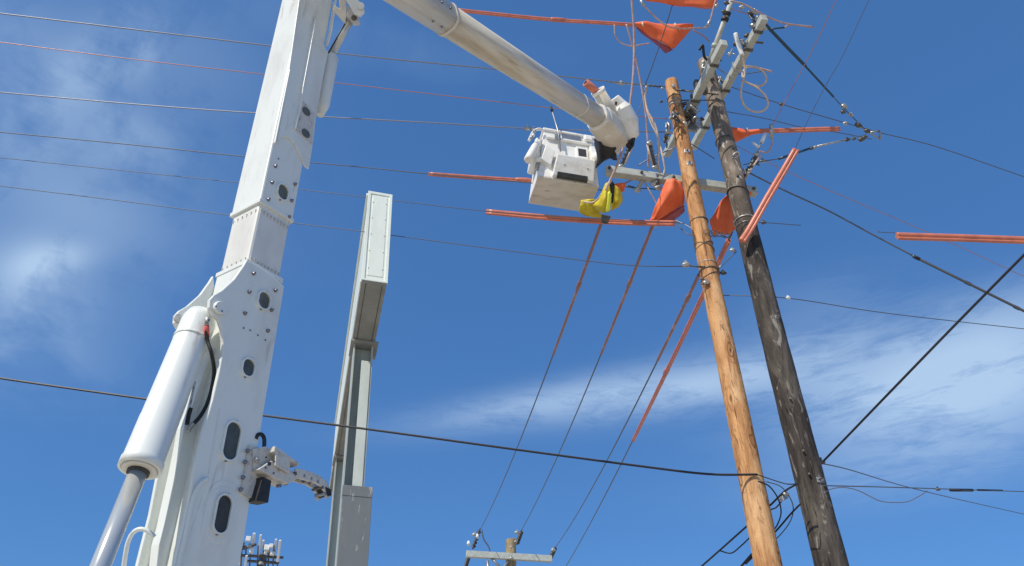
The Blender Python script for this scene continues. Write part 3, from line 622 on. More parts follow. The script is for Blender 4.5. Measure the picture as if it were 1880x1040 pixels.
def beam(name, mt, parent, p0, p1, w, h, bevel=.008, up=ZD):
    d = (p1-p0); s_ = d.cross(up).normalized(); t_ = s_.cross(d).normalized()
    return MB().box((p0+p1)/2, d, s_, t_, d.length, w, h).build(name, mt, parent, bevel=bevel)
# lower crossarm, bolted behind both poles
c0 = WP(318, 0, .2); zc = c0.z
def on_arm(x): # point on the lower crossarm line seen at column x
    r = ray(x, 320); base = V3((WX, WY, zc))+UD*.2
    n = UD; return V3((0, 0, zc))+(lambda P: V3((P.x, P.y, 0)))(PN(x, 320, base, n))
ca0, ca1 = on_arm(1113), on_arm(1379)
def beamc(name, mt, parent, p0, p1, w, h, bevel=.008): return beam(name, mt, parent, p0, p1, w, h, bevel)
beamc('crossarm', 'arm', wp, ca0, ca1, .12, .14)
for x in (1117, 1175, 1232, 1330, 1372):
    q = on_arm(x); MB().tube([q-UD*.09, q-UD*.06], .025, 8).build('bolt', 'iron', wp)
# arm A on the new pole
def along(px_, py_, y_to, base, dirv):   # line through base along dirv, point seen at row y
    lo, hi = -3., 3.
    f0 = px(base+dirv*lo)[1] > px(base+dirv*hi)[1]
    for _ in range(50):
        mid = (lo+hi)/2; yy = px(base+dirv*mid)[1]
        if (yy > y_to) == f0: lo = mid
        else: hi = mid
    return base+dirv*lo
AD = V3((-math.sin(rad(12)), math.cos(rad(12)), 0))
aB = WP(205, .19, 0); a_near, a_far = along(0, 0, 78, aB, AD), along(0, 0, 285, aB, AD)
beam('crossarm', 'arm', wp, a_near, a_far, .11, .13)
bB = OP(166, .2, 0); b_near, b_far = along(0, 0, 32, bB, AD), along(0, 0, 272, bB, AD)
beam('crossarm', 'arm', op, b_near, b_far, .11, .13)
def lerp(a, b, t): return a+(b-a)*t
def clampband(p, d, parent, name='clamp', mt='iron', w=.15, h=.17, l=.05):
    s_ = d.cross(ZD).normalized(); MB().box(p, d, s_, s_.cross(d), l, w, h).build(name, mt, parent, bevel=.01)
for t in (.16, .46, .62): clampband(lerp(a_near, a_far, t), AD, wp)
for t in (.08, .2, .34, .5, .66, .8): clampband(lerp(b_near, b_far, t), AD, op, mt=('steel', 'iron', 'zinc')[int(t*50) % 3])
# temporary auxiliary arm on top of arm A
aux0 = lerp(a_near, a_far, .40)+ZD*.14+VD*.05; aux1 = PD(1347, -8, 11.9)
MB().tube([aux0, aux1], .042, 14).build('auxiliary_arm', 'arm', wp)
ax_ = (aux1-aux0)
for t in (.08, .45, .74, .8):
    q = aux0+ax_*t; d_ = ax_.normalized(); MB().tube([q-d_*.03, q+d_*.03], .06, 12).build('arm_clamp', 'black' if t != .45 else 'arm', wp)
MB().box(aux0+ZD*-.02, AD, VD, ZD, .1, .2, .28).build('arm_saddle', 'iron', wp, bevel=.02)
MB().tube(spline([PD(1310, 88, 12.3), PD(1317, 97, 12.3), PD(1322, 113, 12.3)]), [.03]*17, 8).build('saddle_strap', 'black', wp)
# brace on arm A and pole tops
MB().tube([PD(1291, 112, 12.4), PD(1302, 142, 12.6)], .022, 8).build('brace', 'zinc', op)

# insulators
def insul(p0, p1, parent, name='insulator', mt='poly', r=.045, n=6, core=.014):
    d = (p1-p0); L_ = d.length; d = d.normalized(); b = MB().tube([p0, p1], core, 8)
    for i in range(n): q = p0+d*(L_*(i+.8)/(n+.6)); b.tube([q-d*.012, q, q+d*.006], [core, r, core], 14)
    return b.build(name, mt, parent)
def fitting(p, parent, r=.03, mt='zinc', name='fitting', d=None):
    d = V3(d).normalized() if d is not None else VD; s_ = d.cross(ZD).normalized(); b = MB()
    b.tube([p-d*r*1.6, p-d*r*.6, p+d*r*.6, p+d*r*1.6], [r*.35, r, r*.9, r*.4], 8); b.tube([p-s_*r*1.3, p+s_*r*1.3], r*.4, 6); b.box(p+ZD*r, d, s_, ZD, r*.8, r*.8, r*1.6)
    return b.build(name, mt, parent)
def pinins(p, parent, mt='porcelain', s=1):
    return MB().tube([p, p+ZD*.04*s, p+ZD*.045*s, p+ZD*.07*s, p+ZD*.075*s, p+ZD*.11*s, p+ZD*.13*s], [.012*s, .014*s, .05*s, .042*s, .035*s, .038*s, .02*s], 14).build('pin_insulator', mt, parent)
# cluster round the new pole's neck
random.seed(11)
for (x, y, d, r, mt_) in [(1236, 158, 12.5, .03, 'zinc'), (1216, 163, 12.6, .02, 'zinc'), (1214, 187, 12.4, .02, 'iron'), (1240, 212, 12.0, .045, 'iron'), (1246, 222, 12.0, .035, 'zinc'), (1232, 218, 12.0, .03, 'zinc'),
                          (1227, 232, 12.0, .035, 'iron'), (1226, 244, 11.9, .03, 'zinc'), (1262, 212, 12.2, .04, 'iron'), (1272, 220, 12.2, .035, 'zinc'), (1268, 204, 12.2, .03, 'iron'), (1277, 208, 12.2, .025, 'zinc'),
                          (1254, 194, 12.3, .03, 'iron'), (1262, 190, 12.3, .025, 'steel'), (1280, 192, 12.4, .025, 'zinc'), (1222, 252, 11.8, .025, 'iron'), (1258, 228, 12, .03, 'zinc'), (1225, 255, 11.9, .03, 'zinc')]:
    fitting(PD(x, y, d), wp, r, mt_, 'line_fitting', d=(random.uniform(-1, 1), random.uniform(-1, 1), random.uniform(-.6, .6)))
for (x, y, d, r, mt_) in [(1384, 48, 11.9, .045, 'steel'), (1392, 36, 11.8, .04, 'steel'), (1378, 25, 11.9, .035, 'iron'), (1396, 46, 11.8, .03, 'zinc'), (1386, 22, 11.8, .035, 'zinc'), (1372, 66, 12, .035, 'iron'),
                          (1360, 78, 12.1, .04, 'zinc'), (1352, 68, 12.1, .035, 'zinc'), (1350, 82, 12.2, .03, 'iron'), (1373, 90, 12.1, .04, 'zinc'), (1373, 78, 12.1, .03, 'iron'), (1338, 100, 12.4, .025, 'zinc'),
                          (1322, 146, 12.6, .035, 'zinc'), (1328, 152, 12.6, .03, 'iron'), (1294, 130, 12.4, .04, 'zinc'), (1302, 200, 12, .02, 'zinc'), (1288, 220, 12.4, .03, 'iron'), (1280, 235, 12.3, .035, 'steel')]:
    fitting(PD(x, y, d), op, r, mt_, 'line_fitting', d=(random.uniform(-1, 1), random.uniform(-1, 1), random.uniform(-.6, .6)))
def curl(parent, x, y, d, sx_, sy_, r, mt_, n=5, name='jumper_loop'):
    p = [PD(x+random.uniform(-sx_, sx_), y+random.uniform(-sy_, sy_), d+random.uniform(-.12, .12)) for _ in range(n)]; MB().tube(spline(p, 6), r, 6).build(name, mt_, parent)
random.seed(21)
for x, y, sx_, sy_, r, mt_ in ((1240, 216, 9, 9, .014, 'zinc'), (1238, 220, 10, 8, .012, 'iron'), (1228, 236, 7, 12, .014, 'zinc'), (1226, 246, 6, 10, .012, 'iron'), (1256, 216, 12, 8, .013, 'iron'), (1266, 212, 12, 8, .015, 'iron'),
                               (1272, 222, 9, 10, .016, 'zinc'), (1262, 232, 9, 10, .014, 'zinc'), (1250, 190, 14, 5, .01, 'iron'), (1276, 200, 9, 7, .014, 'zinc'), (1222, 262, 5, 12, .014, 'iron'), (1274, 184, 10, 6, .012, 'steel')):
    curl(wp, x, y, 12.15 if x > 1245 else 11.85, sx_, sy_, r, mt_)
for x, y, sx_, sy_, r, mt_ in ((1390, 36, 9, 9, .014, 'iron'), (1394, 44, 7, 10, .014, 'zinc'), (1380, 30, 8, 8, .012, 'iron'), (1352, 74, 7, 12, .016, 'zinc'), (1372, 84, 7, 8, .015, 'zinc'), (1342, 96, 7, 9, .012, 'zinc'), (1326, 148, 7, 8, .014, 'zinc'), (1296, 128, 8, 9, .016, 'zinc'), (1284, 226, 8, 12, .012, 'steel'), (1386, 300, 10, 9, .012, 'iron'), (1370, 318, 8, 8, .016, 'zinc'), (1376, 308, 9, 9, .012, 'iron')):
    curl(op, x, y, 11.9 if x > 1340 and y < 200 else 12.2 if y < 260 else 11.6, sx_, sy_, r, mt_)
beam('underbrace', 'steel', wp, PD(1262, 236, 12.2), PD(1284, 168, 12.5), .05, .07); MB().box(PD(1262, 230, 12.2), VD, UD, ZD, .3, .05, .28).build('mounting_plate', 'steel', wp, bevel=.01)
MB().tube(spline([PD(1284, 92, 12.4), PD(1290, 84, 12.4), PD(1293, 104, 12.4), PD(1300, 112, 12.4)]), .022, 8).build('saddle_strap', 'black', wp)
# through bolts and tags
def polefit(pole, f, y, r_, ang, nm, mt_, size):
    c = f(y); d_ = V3((math.sin(ang), -math.cos(ang), 0)); q = c+d_*r_
    s_ = d_.cross(ZD); MB().box(q, d_, s_, ZD, .015, size, size).build(nm, mt_, pole, bevel=.003); MB().tube([q, q+d_*.04], .012, 8).build('bolt', 'iron', pole)
for y in (288, 310): polefit(wp, WP, y, .118, rad(-2), 'square_washer', 'zinc', .08)
for y, a in ((285, .25), (302, .1), (337, 0), (158, 0), (262, .1)): polefit(op, OP, y, .142, a, 'square_washer', 'iron', .045)
for y in (840, 882, 745): polefit(op, OP, y, .168, -.35, 'staple', 'zinc', .02)
polefit(op, OP, 594, .155, .25, 'nail_tag', 'zinc', .05)
polefit(op, OP, 892, .175, .2, 'step_bracket', 'zinc', .06)
def ring_on(pole, f, y, r_, mt_, name, tilt=0, tr=.006, lean=0):
    c = f(y); pts = []
    for i in range(29):
        a = 2*math.pi*i/28; pts.append(c+V3((math.cos(a)*r_, math.sin(a)*r_, math.sin(a)*tilt+math.cos(a)*lean)))
    MB().tube(pts, tr, 6, cap=False).build(name, mt_, pole)
rg = lambda y: .108+(12-pole_z(WX, WY, y))*.057/12+.004
ro = lambda y: .132+(12.5-pole_z(OX, OY, y))*.058/12.5+.005
for y, tl, ln, tr, mt_ in ((190, .02, .02, .012, 'steel'), (198, .0, -.02, .014, 'zinc'), (182, .01, .01, .008, 'iron'), (409, 0, 0, .009, 'iron'), (455, 0, .06, .007, 'iron'), (457, 0, -.06, .007, 'iron'), (488, 0, -.01, .007, 'zinc'), (500, .0, 0, .012, 'iron'), (511, 0, .05, .006, 'iron')):
    ring_on(wp, WP, y, rg(y), mt_, 'pole_band', tl, tr, ln)
for y, tl, ln, tr, mt_ in ((197, 0, .03, .008, 'iron'), (262, .0, -.02, .008, 'iron'), (355, 0, -.04, .012, 'iron'), (408, 0, 0, .01, 'zinc'), (418, 0, 0, .006, 'steel')):
    ring_on(op, OP, y, ro(y), mt_, 'pole_band', tl, tr, ln)
# coil of tie wire on the new pole
ct_ = []; random.seed(4)
for i in range(90):
    a = i*.62; R_ = .055+.015*math.sin(i*.37); x = i/90; ct_.append(WP(440, .02+x*.32, -.15)+VD*(math.cos(a)*R_)+ZD*(math.sin(a)*R_*(1 if x < .4 else .75))-UD*.01*math.sin(i))
MB().tube(ct_, .0045, 5).build('tie_wire_coil', 'iron', wp)
# links between pole tops (guy clamps)
MB().tube([WP(176, 0, -.12), OP(186, 0, -.14)], .012, 8).build('tie_rod', 'iron', wp)
MB().tube([WP(194, .05, -.12), OP(196, 0, -.14)], .011, 8).build('tie_rod', 'iron', wp)
MB().tube([WP(176, -.0, -.13), WP(180, .3, -.2)], .01, 8).build('tie_rod', 'iron', wp)
# dead-end shackles at mid pole
for y, dx in ((498, -.34), (520, -.2), (529, -.2)):
    q0 = WP(y, -.1, -.06); q1 = WP(y, dx, -.06); MB().tube([q0, q1], .009, 8).build('eye_bolt', 'iron', wp)
fitting(WP(497, -.36, -.06), wp, .04, 'zinc', 'dead_end_shackle'); fitting(WP(529, -.13, -.1), wp, .03, 'zinc', 'eye_nut'); fitting(WP(500, .2, -.02), wp, .03, 'iron', 'eye_nut')

# ================================================================ WIRES AND COVERS
def curve_plane(pts, A, B, n=8):
    """sag curve: sighted points carried onto the vertical plane through both 3-D ends"""
    nrm = (B-A).cross(ZD).normalized(); P = [A]+[PN(x, y, A, nrm) for x, y in pts]+[B]
    return spline(P, n)
def sag(A, B, s, n=40): return [A.lerp(B, i/n)-ZD*(4*s*(i/n)*(1-i/n)) for i in range(n+1)]
def run_on(c):      # a wire that leaves the picture runs on to its next support
    c = [V3(p) for p in c]; (x, y) = px(c[-1]); d = (c[-1]-c[-2]).normalized()
    if x > 1900: c += [c[-1]+d*(k*2.5)-ZD*(.02*k*k*0) for k in range(1, 9)]
    elif y < -10: c += [c[-1]+d*3, c[-1]+d*6]
    if px(c[0])[0] < -60: d = (c[0]-c[1]).normalized(); c = [c[0]+d*20, c[0]+d*10]+c
    return c
def wire(name, label, cat, c, r, mt_, group=None, extra=None):
    c = run_on(c)
    if extra:
        t_ = thing(name, label, cat, c[0], group); MB().tube(c, r, 8).build('wire_run', mt_, t_)
        extra(t_); return t_
    return tag(MB().tube(c, r, 8).build(name, mt_, None, loc=c[0]), label, cat, group)
zt = WP(158).z
GW = 'wires crossing from the left edge to the poles'
Apts = {}
def leftwire(pts, zl, B, label, r, mt_, extra=None, name='power_line'):
    x0, y0 = pts[0]; x1, y1 = pts[1]; A = PZ(x0-(x1-x0)*.7, y0-(y1-y0)*.7, zl)
    c = curve_plane(pts, A, B); return wire(name, label, 'wire', c, r, mt_, GW, extra), c
def splice(pt, L_, r, mt_, nm='clamp'):
    def f(t_): MB().tube([pt[0], pt[1]], r, 8).build(nm, mt_, t_)
    return f
w1e = PD(1222, 160, 12.55)
def w1x(t_):
    fitting(PD(1140, 153.5, 12.5), t_, .035, 'zinc', 'dead_end_clamp', d=VD); MB().tube([PD(1120, 151.5, 12.5), PD(1168, 155.5, 12.5)], .014, 8).build('armor_rod', 'zinc', t_)
    insul(PD(1180, 156.5, 12.5), PD(1214, 159.5, 12.5), t_, r=.035, n=4)
leftwire([(0, 25), (250, 55), (500, 85), (700, 107), (915, 128), (1100, 148)], 12.05, w1e, 'thick silver wire, uppermost from the left edge, ending at the honey-brown pole top', .0105, 'alu', w1x)
leftwire([(0, 78), (250, 110), (510, 140), (750, 168), (1000, 197), (1150, 212)], 11.7, PD(1225, 219, 12.1), 'thin pinkish copper wire second down from the left edge', .007, 'copper')
def w3x(t_):
    fitting(PD(968, 236.5, 12), t_, .04, 'steel', 'dead_end_clamp', d=VD); fitting(PD(980, 237.5, 12), t_, .03, 'zinc', 'dead_end_clamp', d=VD)
leftwire([(0, 170), (250, 192), (470, 208), (760, 224), (960, 236), (1050, 239)], 11.7, PD(1225, 243, 12.0), 'silver wire third down from the left edge with clamp by the bucket', .010, 'alu', w3x)
leftwire([(0, 243), (250, 267), (450, 288), (650, 306), (790, 320), (970, 336)], 11.1, PD(1130, 352, 11.6), 'grey wire fourth down at the left edge, entering the hose behind the bucket', .008, 'wire')
leftwire([(0, 290), (220, 313), (430, 335), (650, 360), (890, 388), (1050, 399)], 10.9, PD(1250, 410, 10.8), 'faint grey wire fifth down at the left edge, entering the longest hose', .0055, 'wire')
leftwire([(0, 342), (220, 369), (425, 396), (700, 430), (950, 463), (1150, 487)], 10.3, WP(499, -.1, -.1), 'thin grey wire sixth down from the left edge crossing in front of the sign', .006, 'wire')
# telecom cable
ttA = PZ(-160, 668, 6.4); tw = WP(882, .0, -.165); cTel = curve_plane([(0, 695), (265, 733), (480, 763), (700, 792), (940, 825), (1180, 857), (1300, 871)], ttA, tw)
def telx(t_):
    MB().tube([p+ZD*.012 for p in cTel], .004, 6).build('lashing_strand', 'iron', t_)
    MB().tube(spline([tw, PD(1440, 888, 7.9), PD(1462, 889, 7.95)]), .006, 8).build('lashing_strand', 'cable', t_)
wire('telephone_cable', 'thick black cable crossing low from the left edge to the honey-brown pole', 'cable', cTel, .0125, 'cable', None, telx)
# right-hand cables
o848 = OP(850, .19, -.02)
wire('guy_cable', 'thick black cable climbing from the dark pole to the right edge', 'cable', spline([o848, PD(1640, 714, 7.4), PD(1770, 580, 7.0), PD(1960, 388, 6.4)]), .012, 'cable')
wire('service_wire', 'thin dark wire sloping down right from the dark pole at the black cable joint', 'wire', spline([o848, PD(1560, 863, 9.0), PD(1660, 893, 11), PD(1780, 922, 13), PD(1960, 962, 16)]), .007, 'wire')
def svx(t_):
    MB().tube([PD(1745, 900, 10.0), PD(1785, 900.5, 10.3)], .022, 8).build('splice', 'cable', t_); MB().tube([PD(1795, 900, 10.3), PD(1840, 901, 10.8)], .014, 8).build('splice', 'cable', t_); fitting(PD(1722, 899, 9.7), t_, .02, 'iron', 'clamp', d=VD)
wire('service_wire', 'level dark wire with black splices at lower right edge', 'wire', spline([PD(1510, 892, 8.1), PD(1600, 894, 8.8), PD(1700, 897, 9.6), PD(1880, 903, 11.2), PD(1960, 905, 12)]), .007, 'wire', None, svx)
wire('drip_loop', 'pale slack loop of wire hanging under the level wire right of the dark pole', 'wire', spline([PD(1512, 905, 8.1), PD(1530, 897, 8.2), PD(1555, 896, 8.4), PD(1580, 903, 8.6), PD(1615, 920, 8.8), PD(1645, 923, 9), PD(1668, 921, 9.2), PD(1688, 911, 9.4), PD(1702, 902, 9.6)]), .006, 'alu')
def gx(t_):
    fitting(PD(1447, 547.5, 10), t_, .022, 'porcelain', 'strain_insulator', d=VD)
wire('guy_wire', 'thin wire with small white insulator passing behind the dark pole to the right edge', 'wire', spline([WP(530, .1, .14), PD(1447, 548, 10.0), PD(1640, 577, 11), PD(1960, 613, 12)]), .0065, 'wire', None, gx)
def bx(t_):
    MB().tube(spline([PD(1675, 470, 11.5), PD(1770, 517, 11.2), PD(1875, 569, 11.0), PD(1960, 609, 10.8)]), .02, 8).build('sleeve', 'wire', t_)
    for x, y in ((1678, 471.5), (1772, 518), (1862, 563)): q = PD(x, y, 11.3); MB().tube([q, PD(x+10, y+4.9, 11.3)], .027, 8).build('sleeve_joint', 'cable', t_)
wire('power_line', 'wire thickening into a dark sleeve towards the right edge', 'wire', spline([PD(1372, 316, 12), PD(1440, 350, 12), PD(1520, 387, 12), PD(1600, 430, 11.8), PD(1678, 471, 11.5)]), .0125, 'wire', None, bx)
wire('power_line', 'thin pinkish wire dropping right behind the loose orange hose to the right edge', 'wire', spline([PD(1340, 262, 12.6), PD(1430, 308, 12.6), PD(1560, 366, 12.8), PD(1690, 421, 13), PD(1880, 508, 13.3), PD(1960, 545, 13.4)]), .006, 'copper')
def sx1(t_):
    for x, y in ((1435, 192), (1552, 227), (1580, 234)): fitting(PD(x, y, 12.9), t_, .028, 'zinc' if x > 1500 else 'iron', 'clamp', d=VD)
wire('power_line', 'grey wire from the dark pole top sloping right through the steel link hardware', 'wire', spline([PD(1328, 155, 12.8), PD(1430, 190, 12.9), PD(1545, 224, 13), PD(1620, 245, 13.2), PD(1720, 270, 13.5), PD(1880, 325, 14), PD(1960, 352, 14.2)]), .008, 'wire', None, sx1)
wire('power_line', 'grey wire crossing above the blanketed hose right of the dark pole', 'wire', spline([PD(1325, 204, 12.7), PD(1400, 217, 12.7), PD(1480, 236, 12.8), PD(1540, 244, 12.9), PD(1600, 256, 13)]), .007, 'wire')
wire('tap_wire', 'brown wire slanting up to the top edge right of the cable loops', 'wire', spline([PD(1418, 232, 12.2), PD(1450, 170, 12), PD(1490, 95, 11.6), PD(1535, 0, 11), PD(1560, -60, 10.7)]), .0065, 'copper')
wire('tap_wire', 'faint wire slanting up right of the blue rod, crossing the hose end', 'wire', spline([PD(1459, 275, 12.4), PD(1484, 220, 12.2), PD(1520, 150, 12), PD(1546, 105, 11.8), PD(1600, -10, 11.4)]), .005, 'wire')
wire('tap_wire', 'grey wire slanting from the top edge across the pennant-shaped orange blanket', 'wire', spline([PD(1184, 158, 12.2), PD(1200, 115, 12), PD(1222, 50, 11.8), PD(1245, -25, 11.6)]), .008, 'wire')
wire('tap_wire', 'dark thin wire slanting beside the white jib housing', 'wire', spline([PD(1130, 285, 11), PD(1148, 250, 11.2), PD(1172, 205, 11.6), PD(1186, 160, 12)]), .006, 'wire')
wire('drop_wire', 'dark straight wire from the honey-brown pole down left behind the loose hose', 'wire', spline([PD(1262, 260, 12.4), PD(1312, 292, 12.2)], 4), .007, 'wire')
wire('tie_wire', 'short dark wire with clamp end right of the dark pole, below its orange blanket', 'wire', spline([PD(1345, 407, 10.6), PD(1400, 409, 10.6), PD(1430, 411, 10.7), PD(1470, 414, 10.8)]), .006, 'wire', None, lambda t_: fitting(PD(1402, 409, 10.6), t_, .025, 'iron', 'clamp', d=VD))
wire('tie_wire', 'thin steel strand between the poles just above the crossarm-free middle', 'wire', spline([PD(1352, 462, 10.4), PD(1332, 482, 10.3), PD(1311, 500, 10.2)]), .007, 'wire', None, lambda t_: (fitting(PD(1345, 460, 10.4), t_, .028, 'zinc', 'clamp'), MB().tube([PD(1325, 487, 10.3), PD(1318, 495, 10.3)], .012, 6).build('clamp', 'zinc', t_)))

# conductors to the distant pole
FPd = 34.0
fpt = PZ(938, 992, 11.9); FX, FY = fpt.x, fpt.y
fp = thing('utility_pole', 'small distant wooden pole with pale crossarm at the bottom edge', 'utility pole', (FX, FY, 0))
pole_shaft(FX, FY, 11.9, (.3, .22), 'farwood', 'pole_shaft', fp, n=20, seed=9)
fz = pole_z(FX, FY, 1022)
def fon(x, y=1022): return PN(x, y, V3((FX, FY, 0))-UD*.3, UD)
f0, f1 = fon(856, 1015), fon(1013, 1032); 
beam('crossarm', 'arm', fp, V3((f0.x, f0.y, (f0.z+f1.z)/2+.03)), V3((f1.x, f1.y, (f0.z+f1.z)/2+.03)), .2, .26, .01)
for (x, y) in ((860, 1003), (876, 990)): pinins(fon(x, y), fp, 'porcelain', 1.7)
for p, q_ in (((868, 1008), (881, 972)), ((949, 1000), (958, 975)), ((1010, 1026), (1020, 1005)), ((855, 1040), (862, 1018))): insul(PD(*p, 33.2), PD(*q_, 32.6), fp, 'strain_insulator', 'iron', .1, 5, .04)
MB().tube(spline([fon(884, 972), fon(888, 990), fon(897, 1004), fon(900, 1016)]), .03, 6).build('jumper_wire', 'wire', fp)
for p, q_ in (((900, 1022), (925, 1050)), ((934, 1030), (915, 1055)), ((895, 1030), (898, 1060))): MB().tube([fon(*p), fon(*q_)], .06, 6).build('brace', 'steel', fp)
for (x, y) in ((938, 1006), (938, 1026), (946, 996)): fitting(fon(x, y)-UD*.1, fp, .05, 'zinc', 'bolt')
fitting(fon(949, 978), fp, .07, 'zinc', 'clamp'); fitting(fon(1016, 1010), fp, .07, 'zinc', 'clamp'); fitting(fon(871, 982), fp, .07, 'zinc', 'clamp')
GC = 'conductors running away to the distant pole'
def conductor(A, Bp, s, label, hosespec, mt_h, r=.015):
    c = sag(A, Bp, s, 90); t_ = wire('power_line', label, 'wire', c, r, 'wire', GC)
    return c
def sub(c, y0, y1):
    s_ = [p for p in c if y0 <= px(p)[1] <= y1]
    return s_
def dense(c, k=8): return [c[i].lerp(c[i+1], j/k) for i in range(len(c)-1) for j in range(k)]+[c[-1]]
GH = 'rubber line hoses'
def hose(c, label, mt_='hose', r=.026, lip=True, coupler=None, name='line_hose', cm=None, group=GH):
    c = run_on(c)[:None if px(c[-1])[0] < 1900 else len(c)+1]; t_ = thing(name, label, 'line hose', c[0], group)
    b = MB().tube(c, r, 12)
    if lip:
        d = (c[-1]-c[0]).normalized(); s_ = d.cross(ZD).normalized(); dn = s_.cross(d).normalized()
        if dn.z > 0: dn = -dn
        b.tube([p+dn*r*1.35-s_*0 for p in c], r*.62, 8)
    b.build('hose_body', mt_, t_)
    if coupler is not None:
        y_or_t = coupler; L_ = len(c); i = int(L_*y_or_t); d = (c[min(i+1, L_-1)]-c[max(i-1, 0)]).normalized(); q = c[i]
        MB().tube([q-d*.13, q-d*.11, q-d*.05, q+d*.05, q+d*.11, q+d*.13], [r*.9, r*1.35, r*1.5, r*1.5, r*1.35, r*.9], 14).build('coupler', cm or mt_, t_)
    return t_
cA = conductor(PD(1107, 402, 11.3), PD(882, 972, 32.6), .35, 'leftmost dark wire running down to the distant pole', None, None)
cB = conductor(PD(1202, 405, 11.3), PD(956, 976, 32.6), .3, 'dark wire second from left running down to the distant pole', None, None)
cC = conductor(PD(1296, 478, 11.0), PD(1019, 1006, 32.6), .3, 'dark wire third from left running down to the distant pole', None, None)
cDd = conductor(PD(1345, 425, 10.9), PD(1028, 1058, 33.5), .25, 'rightmost dark wire running down past the distant pole', None, None)
cA, cB, cC, cDd = dense(cA, 10), dense(cB, 10), dense(cC, 10), dense(cDd, 10)
def tfor(c, y):
    k = min(range(len(c)), key=lambda i: abs(px(c[i])[1]-y)); return k/len(c)
for c, y0, y1, yc, lab, mt_, r in ((cA, 408, 652, 525, 'long brown hose on the leftmost wire to the distant pole', 'hose2', .026), (cB, 412, 650, 521, 'long brown hose on the second wire to the distant pole', 'hose2', .026),
                          (cC, 505, 662, 548, 'pale brown hose emerging left of the honey-brown pole on the third wire', 'hose2', .026), (cDd, 440, 808, 682, 'dark red hose passing behind the honey-brown pole, on the rightmost wire', 'hose', .036)):
    s_ = sub(c, y0, y1); hose(s_, lab, mt_, r, lip=(mt_ == 'hose'), coupler=tfor(s_, yc))
# orange hoses along the lines
hose(spline([PD(836, 18, 11.9), PD(930, 28, 12), PD(1025, 37, 12.1), PD(1095, 41, 12.1), PD(1168, 46, 12.2)]), 'long orange hose at the top leading to the pennant-shaped blanket', r=.026, coupler=.49)
hose(spline([PD(787, 319, 11.9), PD(870, 325, 11.9), PD(945, 330, 11.9), PD(962, 331, 11.9)]), 'orange hose ending behind the bucket', r=.026, coupler=.93)
MB().tube([PD(958, 331, 11.9), PD(1010, 334, 12)], .014, 8).build('hose_end_sleeve', 'zinc', bpy.data.objects[[o.name for o in bpy.data.objects if o.get('label') == 'orange hose ending behind the bucket'][0]])
hose(spline([PD(893, 388, 11.5), PD(1000, 398, 11.4), PD(1100, 405, 11.3), PD(1170, 408, 11.2), PD(1239, 409, 11.1)]), 'longest orange hose, running below the bucket to the honey-brown pole', r=.034)
hose(spline([PD(1395, 240, 12.3), PD(1440, 239, 12.3), PD(1541, 236, 12.3)]), 'short orange hose on the right of the dark pole beyond its blanket', r=.032)
hose(spline([PD(1459, 275, 10.9), PD(1440, 308, 10.8), PD(1408, 362, 10.6), PD(1375, 420, 10.4), PD(1360, 443, 10.3)]), 'loose orange-brown hose leaning across the dark pole', 'hose', .037)
hose(spline([PD(1646, 432, 9), PD(1672, 433, 9), PD(1760, 435.5, 9), PD(1890, 440, 9), PD(1960, 442, 9)]), 'orange hose entering from the right edge', r=.036, lip=True, coupler=None)
tag(MB().tube(spline([PD(1612, 425, 9.05), PD(1646, 428, 9.03), PD(1960, 437, 9.03)]), .005, 6).build('power_line', 'wire', None, loc=PD(1612, 425, 9.05)), 'short wire tip poking out of the hose at the right edge', 'wire')
hose(spline([PD(1340, 2, 11.6), PD(1365, 8, 11.6), PD(1400, 27, 11.6), PD(1440, 43, 11.7), PD(1494, 50, 11.8)]), 'thin pinkish hose curving right from the pole tops to its open end', 'pinkj', r=.014, lip=False)
hose(spline([PD(1342, 130, 12.4), PD(1372, 122, 12.3), PD(1418, 132, 12.2)]), 'tiny pinkish hose stub beside the cable loops', 'pinkj', r=.018, lip=False)

# blankets
GB = 'orange rubber blankets'
def blanket(label, grid, d, mt_='blanket', solid=.008, pegs=()):
    c = PD(grid[0][0][0], grid[0][0][1], d); t_ = thing('rubber_blanket', label, 'rubber blanket', c, GB)
    dcloth('blanket_sheet', mt_, grid, d, t_, solid)
    for x, y, dd in pegs: q = PD(x, y, d+dd); MB().tube([q-ZD*.04, q+ZD*.05], .016, 8).build('blanket_pin', 'jumper', t_)
    return t_
t_ = blanket('orange blanket hanging like a pennant from the top hose', [[(1165, 42, 0), (1187, 40, -.03), (1208, 43, 0), (1230, 45, .02), (1252, 45, 0), (1273, 45, .03)], [(1166, 44, -.03), (1188, 49, -.06), (1210, 55, -.06), (1233, 60, -.05), (1254, 54, -.02), (1273, 46, .0)],
         [(1166, 48, -.0), (1190, 65, -.03), (1213, 79, -.05), (1236, 91, -.05), (1256, 69, 0), (1273, 48, .02)]], 12.1, pegs=((1180, 45, -.08), (1240, 47, -.08)))
dcloth('blanket_fold', 'blanketshade', [[(1166, 48.5, .01), (1190, 65.5, -.02), (1213, 79.5, -.04), (1235, 92, -.04)], [(1170, 54, .3), (1192, 72, .3), (1208, 86, .32), (1223, 98, .34)]], 12.1, t_, .008)
blanket('orange blanket cut off by the top edge of the photo', [[(1180, -12, 0), (1225, -14, 0), (1270, -14, 0), (1318, -10, 0)], [(1178, -2, -.06), (1225, -3, -.08), (1270, -6, -.08), (1317, -1, -.06)], [(1190, 2, -.05), (1225, 7, -.08), (1270, 10, -.08), (1312, 14, -.05)], [(1200, 3, .1), (1228, 9, .1), (1270, 14, .1), (1300, 17, .1)]], 11.7)
